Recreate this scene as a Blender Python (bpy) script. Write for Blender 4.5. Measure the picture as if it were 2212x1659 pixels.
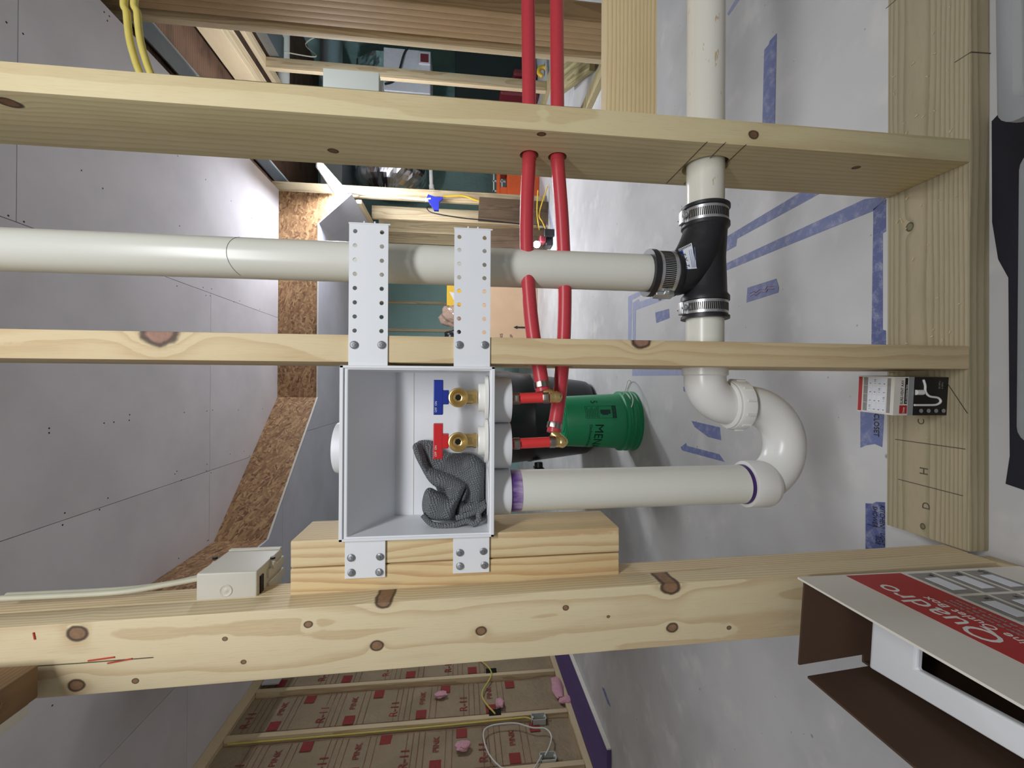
import bpy, bmesh, math, random
from mathutils import Vector, Matrix, noise
random.seed(7)
S = bpy.context.scene
COL = S.collection
for o in list(bpy.data.objects):
    bpy.data.objects.remove(o)
PI = math.pi

# ---------------------------------------------------------------- camera, world, lights, exposure
cam_d = bpy.data.cameras.new('camera')
cam_d.sensor_fit = 'HORIZONTAL'
cam_d.sensor_width = 36.0
cam_d.lens = 36.0 * 933.971 / 2212.0
cam_d.clip_start = 0.01
cam = bpy.data.objects.new('camera', cam_d)
COL.objects.link(cam)
cf, cdn, cup = Vector((0.0033251, 0.99344, -0.11433)), Vector((0.0054561, -0.11435, -0.99343)), Vector((0.99998, -0.0026795, 0.0058005))
cam.matrix_world = Matrix(((cdn.x, cup.x, -cf.x, 0.0), (cdn.y, cup.y, -cf.y, 0.0),
                           (cdn.z, cup.z, -cf.z, 0.8673), (0, 0, 0, 1)))
S.camera = cam
S.view_settings.view_transform = 'Standard'
S.view_settings.look = 'None'
S.view_settings.gamma = 1.0
S.view_settings.use_curve_mapping = False
S.view_settings.exposure = 0.0
W = bpy.data.worlds.new('world')
S.world = W
W.use_nodes = True
W.node_tree.nodes['Background'].inputs[0].default_value = (1.0, 0.97, 0.93, 1)
W.node_tree.nodes['Background'].inputs[1].default_value = 0.19

def area_light(name, loc, target, sx, sy, power, color=(1, 1, 1)):
    d = bpy.data.lights.new(name, 'AREA')
    d.shape = 'RECTANGLE'; d.size = sx; d.size_y = sy; d.energy = power; d.color = color
    o = bpy.data.objects.new(name, d); COL.objects.link(o)
    o.location = loc
    o.rotation_euler = (Vector(target) - Vector(loc)).to_track_quat('-Z', 'Y').to_euler()
    return o
area_light('ceiling_lamp', (.26, -.58, 1.88), (.02, .3, .7), 1.2, .12, 20, (.97, .98, 1.0))
area_light('back_room_fill', (1.05, 3.65, 2.02), (1.0, 3.7, 0), .9, .10, 30, (.95, .97, 1.0))  # added fill light, no visible source, brightens the floor and walls behind

# ---------------------------------------------------------------- node helper
def srgb(r, g, b):
    f = lambda c: ((c / 255 + 0.055) / 1.055) ** 2.4 if c > 10 else c / 255 / 12.92
    return (f(r), f(g), f(b), 1)

class G:
    def __init__(s, name):
        s.mat = bpy.data.materials.new(name); s.mat.use_nodes = True
        s.nt = s.mat.node_tree; s.b = s.nt.nodes['Principled BSDF']
    def n(s, t, **k):
        x = s.nt.nodes.new(t)
        for a, v in k.items(): setattr(x, a, v)
        return x
    def put(s, sock, v):
        if isinstance(v, bpy.types.NodeSocket): s.nt.links.new(v, sock)
        else: sock.default_value = v
    def m(s, op, a, b=None, c=None, clamp=False):
        x = s.n('ShaderNodeMath', operation=op, use_clamp=clamp)
        for i, v in enumerate((a, b, c)):
            if v is not None: s.put(x.inputs[i], v)
        return x.outputs[0]
    def vm(s, op, a, b=None):
        x = s.n('ShaderNodeVectorMath', operation=op)
        s.put(x.inputs[0], a)
        if b is not None: s.put(x.inputs[1], b)
        return x.outputs[0]
    def coord(s, k='Object'): return s.n('ShaderNodeTexCoord').outputs[k]
    def sep(s, v):
        x = s.n('ShaderNodeSeparateXYZ'); s.put(x.inputs[0], v); return x.outputs
    def comb(s, a, b, c):
        x = s.n('ShaderNodeCombineXYZ')
        for i, v in enumerate((a, b, c)): s.put(x.inputs[i], v)
        return x.outputs[0]
    def noise(s, v, scale, detail=3, rough=.55):
        x = s.n('ShaderNodeTexNoise'); s.put(x.inputs['Vector'], v)
        x.inputs['Scale'].default_value = scale; x.inputs['Detail'].default_value = detail
        x.inputs['Roughness'].default_value = rough
        return x.outputs[0]
    def voro(s, v, scale, out='Color', feature='F1'):
        x = s.n('ShaderNodeTexVoronoi', feature=feature); s.put(x.inputs['Vector'], v)
        x.inputs['Scale'].default_value = scale
        return x.outputs[out]
    def mix(s, f, a, b, mode='MIX'):
        x = s.n('ShaderNodeMix', data_type='RGBA', blend_type=mode)
        s.put(x.inputs[0], f); s.put(x.inputs[6], a); s.put(x.inputs[7], b)
        return x.outputs[2]
    def step(s, v, lo, hi):
        x = s.n('ShaderNodeMapRange', interpolation_type='SMOOTHSTEP')
        s.put(x.inputs[0], v); s.put(x.inputs[1], lo); s.put(x.inputs[2], hi)
        return x.outputs[0]
    def bump(s, h, strength=.3, dist=.001):
        x = s.n('ShaderNodeBump'); x.inputs['Strength'].default_value = strength
        x.inputs['Distance'].default_value = dist; s.put(x.inputs['Height'], h)
        s.nt.links.new(x.outputs[0], s.b.inputs['Normal'])
    def fin(s, col=None, rough=.5, metal=0, **k):
        if col is not None: s.put(s.b.inputs['Base Color'], col)
        s.put(s.b.inputs['Roughness'], rough); s.b.inputs['Metallic'].default_value = metal
        for a, v in k.items(): s.put(s.b.inputs[a.replace('_', ' ')], v)
        return s.mat

def wood(name, light, dark, axis='Z', centre=(.03, .15), freq=170, knots=(), rough=.62, contrast=.55, warp=.006, blot=.25, knotcol=(96, 68, 48)):
    # growth rings round a pith beside the board; knots = (long, across, radius, kind, face axis) in local metres
    g = G(name)
    co = g.coord()
    inf = g.n('ShaderNodeObjectInfo').outputs['Random']
    x, y, z = g.sep(co)
    L, A, B = {'Z': (z, x, y), 'X': (x, y, z), 'Y': (y, x, z)}[axis]
    off = g.m('MULTIPLY', inf, 9.0)
    lv = g.comb(A, B, g.m('ADD', g.m('MULTIPLY', L, .13), off))
    w = g.m('SUBTRACT', g.noise(lv, 9, 3), .5)
    w2 = g.m('SUBTRACT', g.noise(g.comb(A, B, g.m('ADD', L, off)), 60, 2), .5)
    dx = g.m('SUBTRACT', A, centre[0]); dy = g.m('SUBTRACT', B, centre[1])
    rho = g.m('SQRT', g.m('ADD', g.m('MULTIPLY', dx, dx), g.m('MULTIPLY', dy, dy)))
    rho = g.m('ADD', rho, g.m('MULTIPLY', w, warp * 4))
    rho = g.m('ADD', rho, g.m('MULTIPLY', w2, .0006))
    kmask = None; krim = None
    for (kl, ka, kr, fa) in knots:
        other = A if fa == 'A' else B
        du = g.m('MULTIPLY', g.m('SUBTRACT', L, kl), .8); dv = g.m('SUBTRACT', other, ka)
        d = g.m('SQRT', g.m('ADD', g.m('MULTIPLY', du, du), g.m('MULTIPLY', dv, dv)))
        d = g.m('ADD', d, g.m('MULTIPLY', w2, kr * .5))
        q = g.m('DIVIDE', d, kr * 1.8)
        bmp = g.m('POWER', 2.718, g.m('MULTIPLY', g.m('MULTIPLY', q, q), -1.0))
        rho = g.m('ADD', rho, g.m('MULTIPLY', bmp, kr * .8))
        mk = g.step(d, kr * 1.15, kr * .85)
        rim = g.m('MULTIPLY', g.step(d, kr * 1.3, kr * 1.02), g.step(d, kr * .68, kr * .95))
        kmask = mk if kmask is None else g.m('MAXIMUM', kmask, mk)
        krim = rim if krim is None else g.m('MAXIMUM', krim, rim)
    fr = g.m('FRACT', g.m('MULTIPLY', rho, freq))
    late = g.m('MULTIPLY', g.step(fr, .35, .93), g.step(fr, 1.0, .94))
    fib = g.noise(g.comb(g.m('MULTIPLY', A, 40), g.m('MULTIPLY', B, 40), g.m('ADD', g.m('MULTIPLY', L, 1.6), off)), 22, 2)
    late = g.m('MULTIPLY', late, g.m('ADD', .55, g.m('MULTIPLY', fib, .8)), clamp=True)
    col = g.mix(g.m('MULTIPLY', late, contrast), light, dark)
    bl = g.noise(g.comb(A, B, g.m('ADD', g.m('MULTIPLY', L, .35), off)), 14, 3)
    col = g.mix(g.m('MULTIPLY', g.step(bl, .45, .75), blot), col, dark)
    col = g.mix(g.m('MULTIPLY', g.step(fib, .52, .8), .22), col, dark)
    if kmask is not None:
        kc = g.mix(g.noise(co, 160, 2), srgb(*knotcol), srgb(knotcol[0] + 50, knotcol[1] + 42, knotcol[2] + 30))
        col = g.mix(kmask, col, kc)
        col = g.mix(g.m('MULTIPLY', krim, .85), col, srgb(52, 36, 26))
    g.bump(g.m('ADD', g.m('MULTIPLY', late, .5), fib), .25, .0006)
    return g.fin(col, rough)

def plain(name, rgb, rough=.5, metal=0, var=.06, scale=30, bump=0, **k):
    g = G(name)
    nz = g.noise(g.coord(), scale, 3)
    c = srgb(*rgb)
    lo = tuple(v * (1 - var * 2.2) for v in c[:3]) + (1,)
    hi = tuple(min(1, v * (1 + var)) for v in c[:3]) + (1,)
    if bump: g.bump(g.noise(g.coord(), scale * 6, 3), bump, .001)
    return g.fin(g.mix(nz, lo, hi), rough, metal, **k)

def emit(name, rgb, strength):
    g = G(name)
    return g.fin(srgb(*rgb), .4, 0, Emission_Color=srgb(*rgb), Emission_Strength=strength)

# ---------------------------------------------------------------- geometry helpers (built in world coordinates, re-centred per object)
def link(name, verts, faces, m, parent=None, smooth=False, mats=None, fm=None, rot=None, centre=None):
    c = centre
    if c is None:
        lo = Vector([min(v[i] for v in verts) for i in range(3)]); hi = Vector([max(v[i] for v in verts) for i in range(3)])
        c = (lo + hi) / 2
    c = Vector(c)
    me = bpy.data.meshes.new(name)
    me.from_pydata([tuple(Vector(v) - c) for v in verts], [], faces)
    me.validate()
    for mm in ([m] if mats is None else mats): me.materials.append(mm)
    if fm:
        for p, k in zip(me.polygons, fm): p.material_index = k
    if smooth:
        for p in me.polygons: p.use_smooth = True
        try: me.set_sharp_from_angle(angle=math.radians(38))
        except Exception: pass
    o = bpy.data.objects.new(name, me); COL.objects.link(o)
    base = Vector((0, 0, 0))
    if parent is not None:
        o.parent = parent
        q = parent
        while q is not None:
            base += q.location; q = q.parent
    o.location = c - base
    if rot is not None: o.rotation_euler = rot
    return o

def thing(name, label, cat, loc=(0, 0, 0), group=None):
    o = bpy.data.objects.new(name, None); COL.objects.link(o); o.location = loc
    o.empty_display_size = .05
    o['label'] = label; o['category'] = cat
    if group: o['group'] = group
    return o
def tag(o, label, cat, group=None):
    o['label'] = label; o['category'] = cat
    if group: o['group'] = group
    return o
def structure(name, loc=(0, 0, 0)):
    o = bpy.data.objects.new(name, None); COL.objects.link(o); o.location = loc; o['kind'] = 'structure'
    return o
def stuff(o):
    o['kind'] = 'stuff'; return o

class MB:
    def __init__(s): s.v = []; s.f = []; s.k = []
    def add(s, vs, fs, k=0):
        n = len(s.v); s.v += [tuple(v) for v in vs]; s.f += [tuple(i + n for i in f) for f in fs]; s.k += [k] * len(fs); return s
    def bm(s, bm, k=0):
        bm.verts.index_update()
        s.add([v.co[:] for v in bm.verts], [[v.index for v in f.verts] for f in bm.faces], k); bm.free(); return s
    def box(s, a, b, bev=0, seg=1, k=0, M=None):
        bm = bmesh.new()
        lo = [min(a[i], b[i]) for i in range(3)]; hi = [max(a[i], b[i]) for i in range(3)]
        bmesh.ops.create_cube(bm, size=1)
        for v in bm.verts:
            v.co = Vector([(lo[i] + hi[i]) / 2 + v.co[i] * (hi[i] - lo[i]) for i in range(3)])
        if bev: bmesh.ops.bevel(bm, geom=bm.edges[:], offset=bev, segments=seg, affect='EDGES', profile=.6)
        if M is not None: bmesh.ops.transform(bm, matrix=M, verts=bm.verts)
        return s.bm(bm, k)
    def rev(s, p0, p1, prof, n=28, k=0, cap=True):
        # prof = [(t along p0->p1 in metres, radius)]
        p0 = Vector(p0); d = (Vector(p1) - p0).normalized()
        u = d.orthogonal().normalized(); w = d.cross(u)
        vs = []; fs = []
        for (t, r) in prof:
            for i in range(n):
                a = 2 * PI * i / n
                vs.append(p0 + d * t + (u * math.cos(a) + w * math.sin(a)) * max(r, 1e-5))
        for j in range(len(prof) - 1):
            for i in range(n):
                i2 = (i + 1) % n
                fs.append((j * n + i, j * n + i2, (j + 1) * n + i2, (j + 1) * n + i))
        if cap:
            fs.append(tuple(range(n - 1, -1, -1))); fs.append(tuple((len(prof) - 1) * n + i for i in range(n)))
        return s.add(vs, fs, k)
    def cyl(s, p0, p1, r, r1=None, n=28, k=0, bev=0):
        L = (Vector(p1) - Vector(p0)).length; r1 = r if r1 is None else r1
        pr = [(0, r), (L, r1)]
        if bev: pr = [(0, r - bev), (bev, r), (L - bev, r1), (L, r1 - bev)]
        return s.rev(p0, p1, pr, n, k)
    def tube(s, pts, r, n=12, k=0, cap=True):
        pts = [Vector(p) for p in pts]
        vs = []; fs = []; prev = None
        for i, p in enumerate(pts):
            d = (pts[min(i + 1, len(pts) - 1)] - pts[max(i - 1, 0)]).normalized()
            if prev is None: u = d.orthogonal().normalized()
            else:
                u = prev - d * prev.dot(d); u.normalize()
            prev = u; w = d.cross(u)
            rr = r[i] if isinstance(r, (list, tuple)) else r
            for j in range(n):
                a = 2 * PI * j / n
                vs.append(p + (u * math.cos(a) + w * math.sin(a)) * rr)
        for i in range(len(pts) - 1):
            for j in range(n):
                j2 = (j + 1) % n
                fs.append((i * n + j, i * n + j2, (i + 1) * n + j2, (i + 1) * n + j))
        if cap:
            fs.append(tuple(range(n - 1, -1, -1))); fs.append(tuple((len(pts) - 1) * n + j for j in range(n)))
        return s.add(vs, fs, k)
    def prism(s, poly, off, k=0):
        # poly: world points of a planar outline; off: thickness vector
        n = len(poly); off = Vector(off)
        vs = [Vector(p) for p in poly] + [Vector(p) + off for p in poly]
        fs = [tuple(range(n)), tuple(range(2 * n - 1, n - 1, -1))] + [(i, i + n, (i + 1) % n + n, (i + 1) % n) for i in range(n)]
        return s.add(vs, fs, k)
    def obj(s, name, m, parent=None, smooth=False, **kw):
        if isinstance(m, (list, tuple)): return link(name, s.v, s.f, None, parent, smooth, mats=m, fm=s.k, **kw)
        return link(name, s.v, s.f, m, parent, smooth, **kw)

def spline(pts, n=8):
    pts = [Vector(p) for p in pts]; out = []
    for i in range(len(pts) - 1):
        p0 = pts[max(i - 1, 0)]; p1 = pts[i]; p2 = pts[i + 1]; p3 = pts[min(i + 2, len(pts) - 1)]
        for k in range(n):
            t = k / n
            out.append(.5 * ((2 * p1) + (p2 - p0) * t + (2 * p0 - 5 * p1 + 4 * p2 - p3) * t * t + (3 * p1 - p0 - 3 * p2 + p3) * t ** 3))
    out.append(pts[-1]); return out

def bx(name, a, b, m, parent=None, bev=0, seg=1, **kw):
    return MB().box(a, b, bev, seg).obj(name, m, parent, **kw)

def lumber(name, centre, dims, m, parent=None, rot=None, bev=.0022):
    h = Vector(dims) / 2
    mb = MB().box(-h, h, bev, 2)
    o = link(name, mb.v, mb.f, m, parent, True, centre=(0, 0, 0))
    base = Vector((0, 0, 0)); q = parent
    while q is not None:
        base += q.location; q = q.parent
    o.location = Vector(centre) - base
    if rot is not None: o.rotation_euler = rot
    return o

def drill(o, cyls):
    # real holes: boolean difference applied to the mesh
    mb = MB()
    for p0, p1, r in cyls: mb.cyl(p0, p1, r, n=32)
    c = mb.obj('cutter', None and 0 or o.data.materials[0])
    md = o.modifiers.new('b', 'BOOLEAN'); md.operation = 'DIFFERENCE'; md.object = c; md.solver = 'EXACT'
    bpy.context.view_layer.update()
    me = bpy.data.meshes.new_from_object(o.evaluated_get(bpy.context.evaluated_depsgraph_get()))
    o.modifiers.clear(); o.data = me
    bpy.data.objects.remove(c)

def text(name, body, size, loc, right, up, m, parent=None, ext=.0002, align='LEFT', sx=1.0):
    cu = bpy.data.curves.new(name, 'FONT'); cu.body = body; cu.size = size; cu.extrude = ext
    cu.align_x = align; cu.resolution_u = 3
    t = bpy.data.objects.new(name, cu); COL.objects.link(t)
    bpy.context.view_layer.update()
    me = bpy.data.meshes.new_from_object(t.evaluated_get(bpy.context.evaluated_depsgraph_get()))
    bpy.data.objects.remove(t); bpy.data.curves.remove(cu)
    R = Vector(right).normalized(); U_ = Vector(up).normalized(); N = R.cross(U_)
    vs = [Vector(loc) + R * (v.co.x * sx) + U_ * v.co.y + N * v.co.z for v in me.vertices]
    fs = [tuple(p.vertices) for p in me.polygons]
    bpy.data.meshes.remove(me)
    return link(name, vs, fs, m, parent)

def quad(name, pts, m, parent, n_off):
    # a thin printed patch: planar outline with a small real thickness
    return MB().prism(pts, n_off).obj(name, m, parent)
def copy_tree(root, delta, label=None):
    r = root.copy(); COL.objects.link(r); r.location = root.location + Vector(delta)
    if label: r['label'] = label
    for ch in root.children:
        c = ch.copy(); COL.objects.link(c); c.parent = r
        for g2 in ch.children:
            d = g2.copy(); COL.objects.link(d); d.parent = c
    return r

# ---------------------------------------------------------------- materials
PINE_L, PINE_D = srgb(224, 206, 168), srgb(178, 140, 98)
M = {}
M['pine'] = wood('pine', PINE_L, PINE_D, 'Z', (.02, .14), 150, blot=.15)
M['pine_x'] = wood('pine_x', srgb(224, 206, 160), srgb(186, 148, 98), 'X', (.02, .16), 140, blot=.15)
M['pine_y'] = wood('pine_y', PINE_L, PINE_D, 'Y', (.02, .14), 150, blot=.15)
M['old_wood'] = wood('old_wood', srgb(104, 84, 62), srgb(50, 40, 30), 'Z', (.02, .1), 200, blot=.5)
M['treated'] = wood('treated', srgb(190, 174, 134), srgb(138, 128, 84), 'X', (.0, -.16), 95, contrast=.75, blot=.3, rough=.7)
M['treated_z'] = wood('treated_z', srgb(178, 166, 122), srgb(112, 104, 66), 'Z', (.0, .1), 110, contrast=.75, blot=.35, rough=.7)
M['brown_wood'] = wood('brown_wood', srgb(120, 92, 72), srgb(62, 46, 38), 'X', (.0, .1), 40, contrast=.5, blot=.6)

def drywall(name, rgb):
    g = G(name); co = g.coord()
    a = g.noise(co, 2.2, 4); f = g.noise(co, 420, 2)
    c = srgb(*rgb); d = tuple(v * .86 for v in c[:3]) + (1,)
    col = g.mix(g.step(a, .3, .75), c, d)
    g.bump(f, .12, .0004)
    return g.fin(col, .82)
M['drywall'] = drywall('drywall', (224, 220, 222))
M['drywall_edge'] = plain('drywall_edge', (222, 218, 208), .9, bump=.3)
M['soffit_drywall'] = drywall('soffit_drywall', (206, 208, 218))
M['purple'] = plain('purple_drywall', (92, 74, 128), .8)

def osb():
    g = G('osb'); co = g.coord()
    res = None
    x, y, z = g.sep(co)
    h = g.m('ADD', g.m('MULTIPLY', x, .8), g.m('MULTIPLY', y, .6))
    w = g.noise(co, 14, 2)
    layers = []
    for k, (ang, sc) in enumerate(((.3, 50), (1.2, 58), (2.2, 54), (2.8, 66))):
        ca, sa = math.cos(ang), math.sin(ang)
        u = g.m('ADD', g.m('MULTIPLY', h, ca), g.m('MULTIPLY', z, sa)); v = g.m('SUBTRACT', g.m('MULTIPLY', z, ca), g.m('MULTIPLY', h, sa))
        vv = g.comb(g.m('ADD', g.m('MULTIPLY', u, .24), k * 3.1), g.m('ADD', v, g.m('MULTIPLY', w, .02)), 0.0)
        c1 = g.sep(g.voro(vv, sc))[0]
        layers.append(c1)
    sel = g.noise(co, 22, 2)
    a = g.mix(g.step(sel, .42, .5), layers[0], layers[1]); b = g.mix(g.step(sel, .5, .58), a, layers[2])
    c = g.mix(g.step(g.noise(g.vm('ADD', co, (3, 1, 2)), 26, 1), .48, .52), b, layers[3])
    ramp = g.n('ShaderNodeValToRGB'); g.put(ramp.inputs[0], c)
    e = ramp.color_ramp.elements
    e[0].position = .0; e[0].color = srgb(108, 76, 50); e[1].position = 1; e[1].color = srgb(190, 154, 110)
    k = e.new(.25); k.color = srgb(140, 104, 70)
    k = e.new(.6); k.color = srgb(160, 124, 86)
    g.bump(c, .3, .001)
    return g.fin(ramp.outputs[0], .6)
M['osb'] = osb()

def floor_mat():
    g = G('painted_concrete'); co = g.coord()
    big = g.noise(co, 1.6, 4); mid = g.noise(co, 7, 4); fine = g.noise(co, 260, 2)
    col = g.mix(g.step(big, .35, .7), srgb(206, 206, 206), srgb(182, 182, 182))
    col = g.mix(g.m('MULTIPLY', g.step(mid, .52, .75), .5), col, srgb(226, 224, 220))
    sp = g.voro(co, 9, 'Distance'); sp2 = g.voro(g.vm('ADD', co, (5, 2, 0)), 17, 'Distance')
    col = g.mix(g.m('MULTIPLY', g.step(sp, .055, .02), .6), col, srgb(96, 88, 80))
    col = g.mix(g.m('MULTIPLY', g.step(sp2, .05, .03), .5), col, srgb(120, 108, 92))
    g.bump(g.m('ADD', mid, g.m('MULTIPLY', fine, .15)), .18, .002)
    return g.fin(col, .55)
M['floor'] = floor_mat()

def tape_mat(name, rgb):
    g = G(name); co = g.coord()
    n1 = g.noise(co, 38, 4); n2 = g.noise(co, 260, 2)
    c = srgb(*rgb)
    col = g.mix(g.m('MULTIPLY', g.step(g.m('ADD', n1, g.m('MULTIPLY', n2, .35)), .60, 1.0), .6), c, srgb(186, 190, 206))
    return g.fin(col, .6)
M['tape'] = tape_mat('blue_tape', (108, 118, 166))
M['tape_dark'] = tape_mat('dark_blue_tape', (80, 90, 142))
M['tape_pale'] = tape_mat('pale_blue_tape', (156, 164, 196))
M['ink'] = plain('ink', (30, 28, 34), .6, var=0)
M['red_ink'] = plain('red_ink', (150, 60, 60), .6, var=0)
M['pencil'] = plain('pencil', (84, 76, 64), .7, var=0)

def pvc_mat(name, rgb, scuffs=.0):
    g = G(name); co = g.coord()
    c = srgb(*rgb)
    a = g.noise(co, 6, 3)
    col = g.mix(a, c, tuple(v * .93 for v in c[:3]) + (1,))
    if scuffs:
        s = g.noise(g.vm('MULTIPLY', co, (30, 90, 90)), 1, 4)
        col = g.mix(g.m('MULTIPLY', g.step(s, .64, .7), scuffs), col, srgb(190, 160, 112))
    return g.fin(col, .28)
M['pvc'] = pvc_mat('pvc', (228, 229, 219))
M['pvc_old'] = pvc_mat('scuffed_pvc', (230, 228, 216), .8)
M['pvc_fit'] = pvc_mat('pvc_fitting', (232, 232, 228))
def primer():
    g = G('purple_primer'); co = g.coord()
    s = g.noise(g.vm('MULTIPLY', co, (1, 1, .2)), 110, 4)
    z = g.sep(co)[2]
    k = g.m('ADD', s, g.m('MULTIPLY', z, 22))
    return g.fin(g.mix(g.step(k, .12, .72), srgb(196, 176, 210), srgb(88, 52, 130)), .4)
M['primer'] = primer()
M['primer_dark'] = plain('dark_primer', (64, 34, 104), .45, var=.2, scale=80)
M['white_plastic'] = plain('white_plastic', (236, 239, 243), .42, var=.015, scale=12)
M['nut_plastic'] = plain('nut_plastic', (240, 240, 234), .3, var=.01)
M['blue_plastic'] = plain('blue_plastic', (22, 48, 150), .38, var=.03)
M['red_plastic'] = plain('red_plastic', (206, 34, 40), .38, var=.03)
M['print_white'] = plain('print_white', (226, 226, 222), .6, var=0)
M['brass'] = plain('brass', (226, 198, 136), .30, .88, var=.08, scale=60)
M['steel'] = plain('steel', (214, 216, 218), .32, .85, var=.06, scale=90)
M['screw'] = plain('screw_zinc', (158, 162, 166), .42, .6, var=.3, scale=420)
M['dark_metal'] = plain('dark_metal', (58, 54, 50), .4, 1)
M['clamp_copper'] = plain('crimp_ring', (168, 158, 150), .3, 1)
def rubber():
    g = G('black_rubber'); co = g.coord()
    n = g.noise(co, 500, 2)
    dust = g.noise(co, 40, 4)
    g.bump(n, .25, .0006)
    return g.fin(g.mix(g.m('MULTIPLY', g.step(dust, .5, .8), .3), srgb(38, 38, 41), srgb(74, 74, 74)), .42)
M['rubber'] = rubber()
M['pex'] = plain('red_pex', (198, 64, 74), .34, var=.06, scale=160)
M['pex_bright'] = plain('bright_red_pex', (220, 60, 60), .3, var=.05, scale=120)
M['screw_hole'] = plain('screw_head_black', (34, 32, 34), .6, .3)
M['sticker'] = plain('sticker', (226, 230, 238), .5, var=0)
M['sticker_blue'] = plain('sticker_blue', (44, 74, 176), .5, var=0)
M['sticker_txt'] = plain('sticker_text', (140, 152, 186), .5, var=0)

def towel():
    g = G('grey_knit'); co = g.coord()
    x, y, z = g.sep(co)
    w = g.noise(co, 40, 2)
    u = g.m('ADD', x, g.m('MULTIPLY', w, .012)); v = g.m('ADD', z, g.m('MULTIPLY', w, .018))
    s1 = g.m('SINE', g.m('MULTIPLY', g.m('ADD', u, g.m('MULTIPLY', v, .35)), 2100)); s2 = g.m('SINE', g.m('MULTIPLY', g.m('SUBTRACT', v, g.m('MULTIPLY', u, .25)), 1800))
    h = g.m('MULTIPLY', g.m('ADD', s1, 1), g.m('ADD', s2, 1))
    g.bump(h, .7, .0012)
    sp = g.noise(co, 900, 2)
    col = g.mix(g.m('MULTIPLY', h, .25), srgb(104, 108, 111), srgb(152, 158, 162))
    col = g.mix(g.m('MULTIPLY', g.step(sp, .66, .74), .5), col, srgb(170, 168, 150))
    return g.fin(col, .95)
M['towel'] = towel()
M['cardboard'] = plain('cardboard', (214, 182, 148), .8, var=.05, scale=6)
M['kraft_shaded'] = plain('kraft_shaded', (78, 56, 40), .85, var=.08, scale=10)  # brown darkened to paint shade into the carton interior
M['carton_white'] = plain('carton_white', (222, 218, 208), .6, var=.04, scale=5)
M['carton_red'] = plain('carton_red', (178, 44, 44), .55, var=.05)
M['carton_black'] = plain('carton_black', (28, 26, 28), .5)
M['carton_grey'] = plain('carton_grey', (150, 148, 144), .6, var=.2, scale=60)
M['carton_silver'] = plain('carton_silver', (150, 152, 154), .4)

def kraft():
    g = G('kraft_paper'); co = g.coord()
    a = g.noise(co, 4, 4); b = g.noise(co, 28, 3)
    col = g.mix(a, srgb(176, 156, 126), srgb(132, 118, 94))
    g.bump(g.m('ADD', b, g.m('MULTIPLY', a, 1.5)), .9, .012)
    return g.fin(col, .8)
M['kraft'] = kraft()
M['kraft_red'] = plain('kraft_red', (150, 58, 54), .8, var=.15, scale=50)
M['kraft_print'] = plain('kraft_print', (140, 84, 72), .8, var=.2, scale=60)
M['pink_fluff'] = plain('pink_fibre', (226, 170, 182), .95, var=.2, scale=90, bump=.8)
def foam():
    g = G('teal_spray_foam'); co = g.coord()
    b = g.noise(co, 10, 5); d = g.noise(co, 2, 3)
    g.bump(b, .8, .03)
    return g.fin(g.mix(d, srgb(142, 182, 180), srgb(168, 206, 200)), .75)
M['foam'] = foam()
M['foil'] = plain('foil', (226, 228, 230), .22, 1, var=.05, bump=.0)
M['sheet_metal'] = plain('sheet_metal', (170, 176, 182), .4, .9)
M['cabinet'] = plain('cabinet_white', (206, 208, 214), .4)
M['grey_box'] = plain('grey_plastic', (206, 212, 206), .5, var=.02)
M['beige_box'] = plain('beige_plastic', (204, 201, 188), .45, var=.02)
M['beige_cable'] = plain('beige_cable', (206, 204, 182), .5)
M['yellow_cable'] = plain('yellow_cable', (216, 200, 104), .5, var=.05, scale=80)
M['yellow'] = plain('yellow_plastic', (238, 196, 60), .45)
M['hi_yellow'] = plain('hi_yellow', (236, 234, 104), .7)
M['orange'] = plain('orange_plastic', (228, 100, 48), .45)
M['ochre'] = plain('ochre_plastic', (196, 140, 56), .5)
M['black_plastic'] = plain('black_plastic', (30, 30, 32), .35, var=.05)
M['drum_black'] = plain('drum_black', (24, 25, 27), .38, var=.1, scale=8)
M['green'] = plain('green_plastic', (28, 146, 94), .42, var=.03)
M['green_ink'] = plain('green_print', (12, 56, 44), .5, var=0)
M['bag_shadow'] = plain('bag_shadow_black', (34, 34, 46), .45, bump=.5, scale=10)
M['white_cable'] = plain('white_cable', (226, 226, 220), .5)
M['clear_film'] = plain('clear_film', (196, 168, 150), .12, 0, Transmission_Weight=.25)
def bin_mat():
    g = G('translucent_bin')
    return g.fin(srgb(196, 200, 202), .35, 0, Transmission_Weight=.6, IOR=1.2, Alpha=1.0)
M['bin'] = bin_mat()
M['bin_stuff'] = plain('dark_cloth', (66, 70, 66), .9, var=.3, scale=20)
M['lamp'] = emit('lamp_diffuser', (238, 242, 255), 300)
M['led'] = emit('work_light_led', (244, 240, 255), 60)
M['maroon'] = plain('maroon_plastic', (110, 34, 44), .45)
M['fluor_blue'] = plain('outlet_blue', (58, 66, 190), .4)

# ---------------------------------------------------------------- setting
D = 0.62038
Zc = 2.55
flo = MB().box((-3.2, -3.0, -.05), (5.2, 7.6, 0)).obj('floor', M['floor']); flo['kind'] = 'structure'
cr = structure('ceiling', (0, 1, Zc))
def panel(x0, x1, y0, y1, poly=None):
    g_ = .0015
    return MB().box((x0 + g_, y0 + g_, Zc), (x1 - g_, y1 - g_, Zc + .0127)).obj('drywall_panel', M['drywall'], cr)
for x0, x1, cuts in ((-2.44, -1.803, (-3, .4, 2.9, 4.6)), (-1.803, -.584, (-3, -.4, 3.12, 4.6)), (-.584, .609, (-3, .68, 3.12, 4.6)), (.609, 1.783, (-3, -.6, 1.841, 4.2))):
    for a, b in zip(cuts, cuts[1:]): panel(x0, x1, a, b)
MB().box((-3.2, -3, 2.98), (5.2, 7.6, 3.02)).obj('subfloor', M['brown_wood'], cr)
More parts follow.
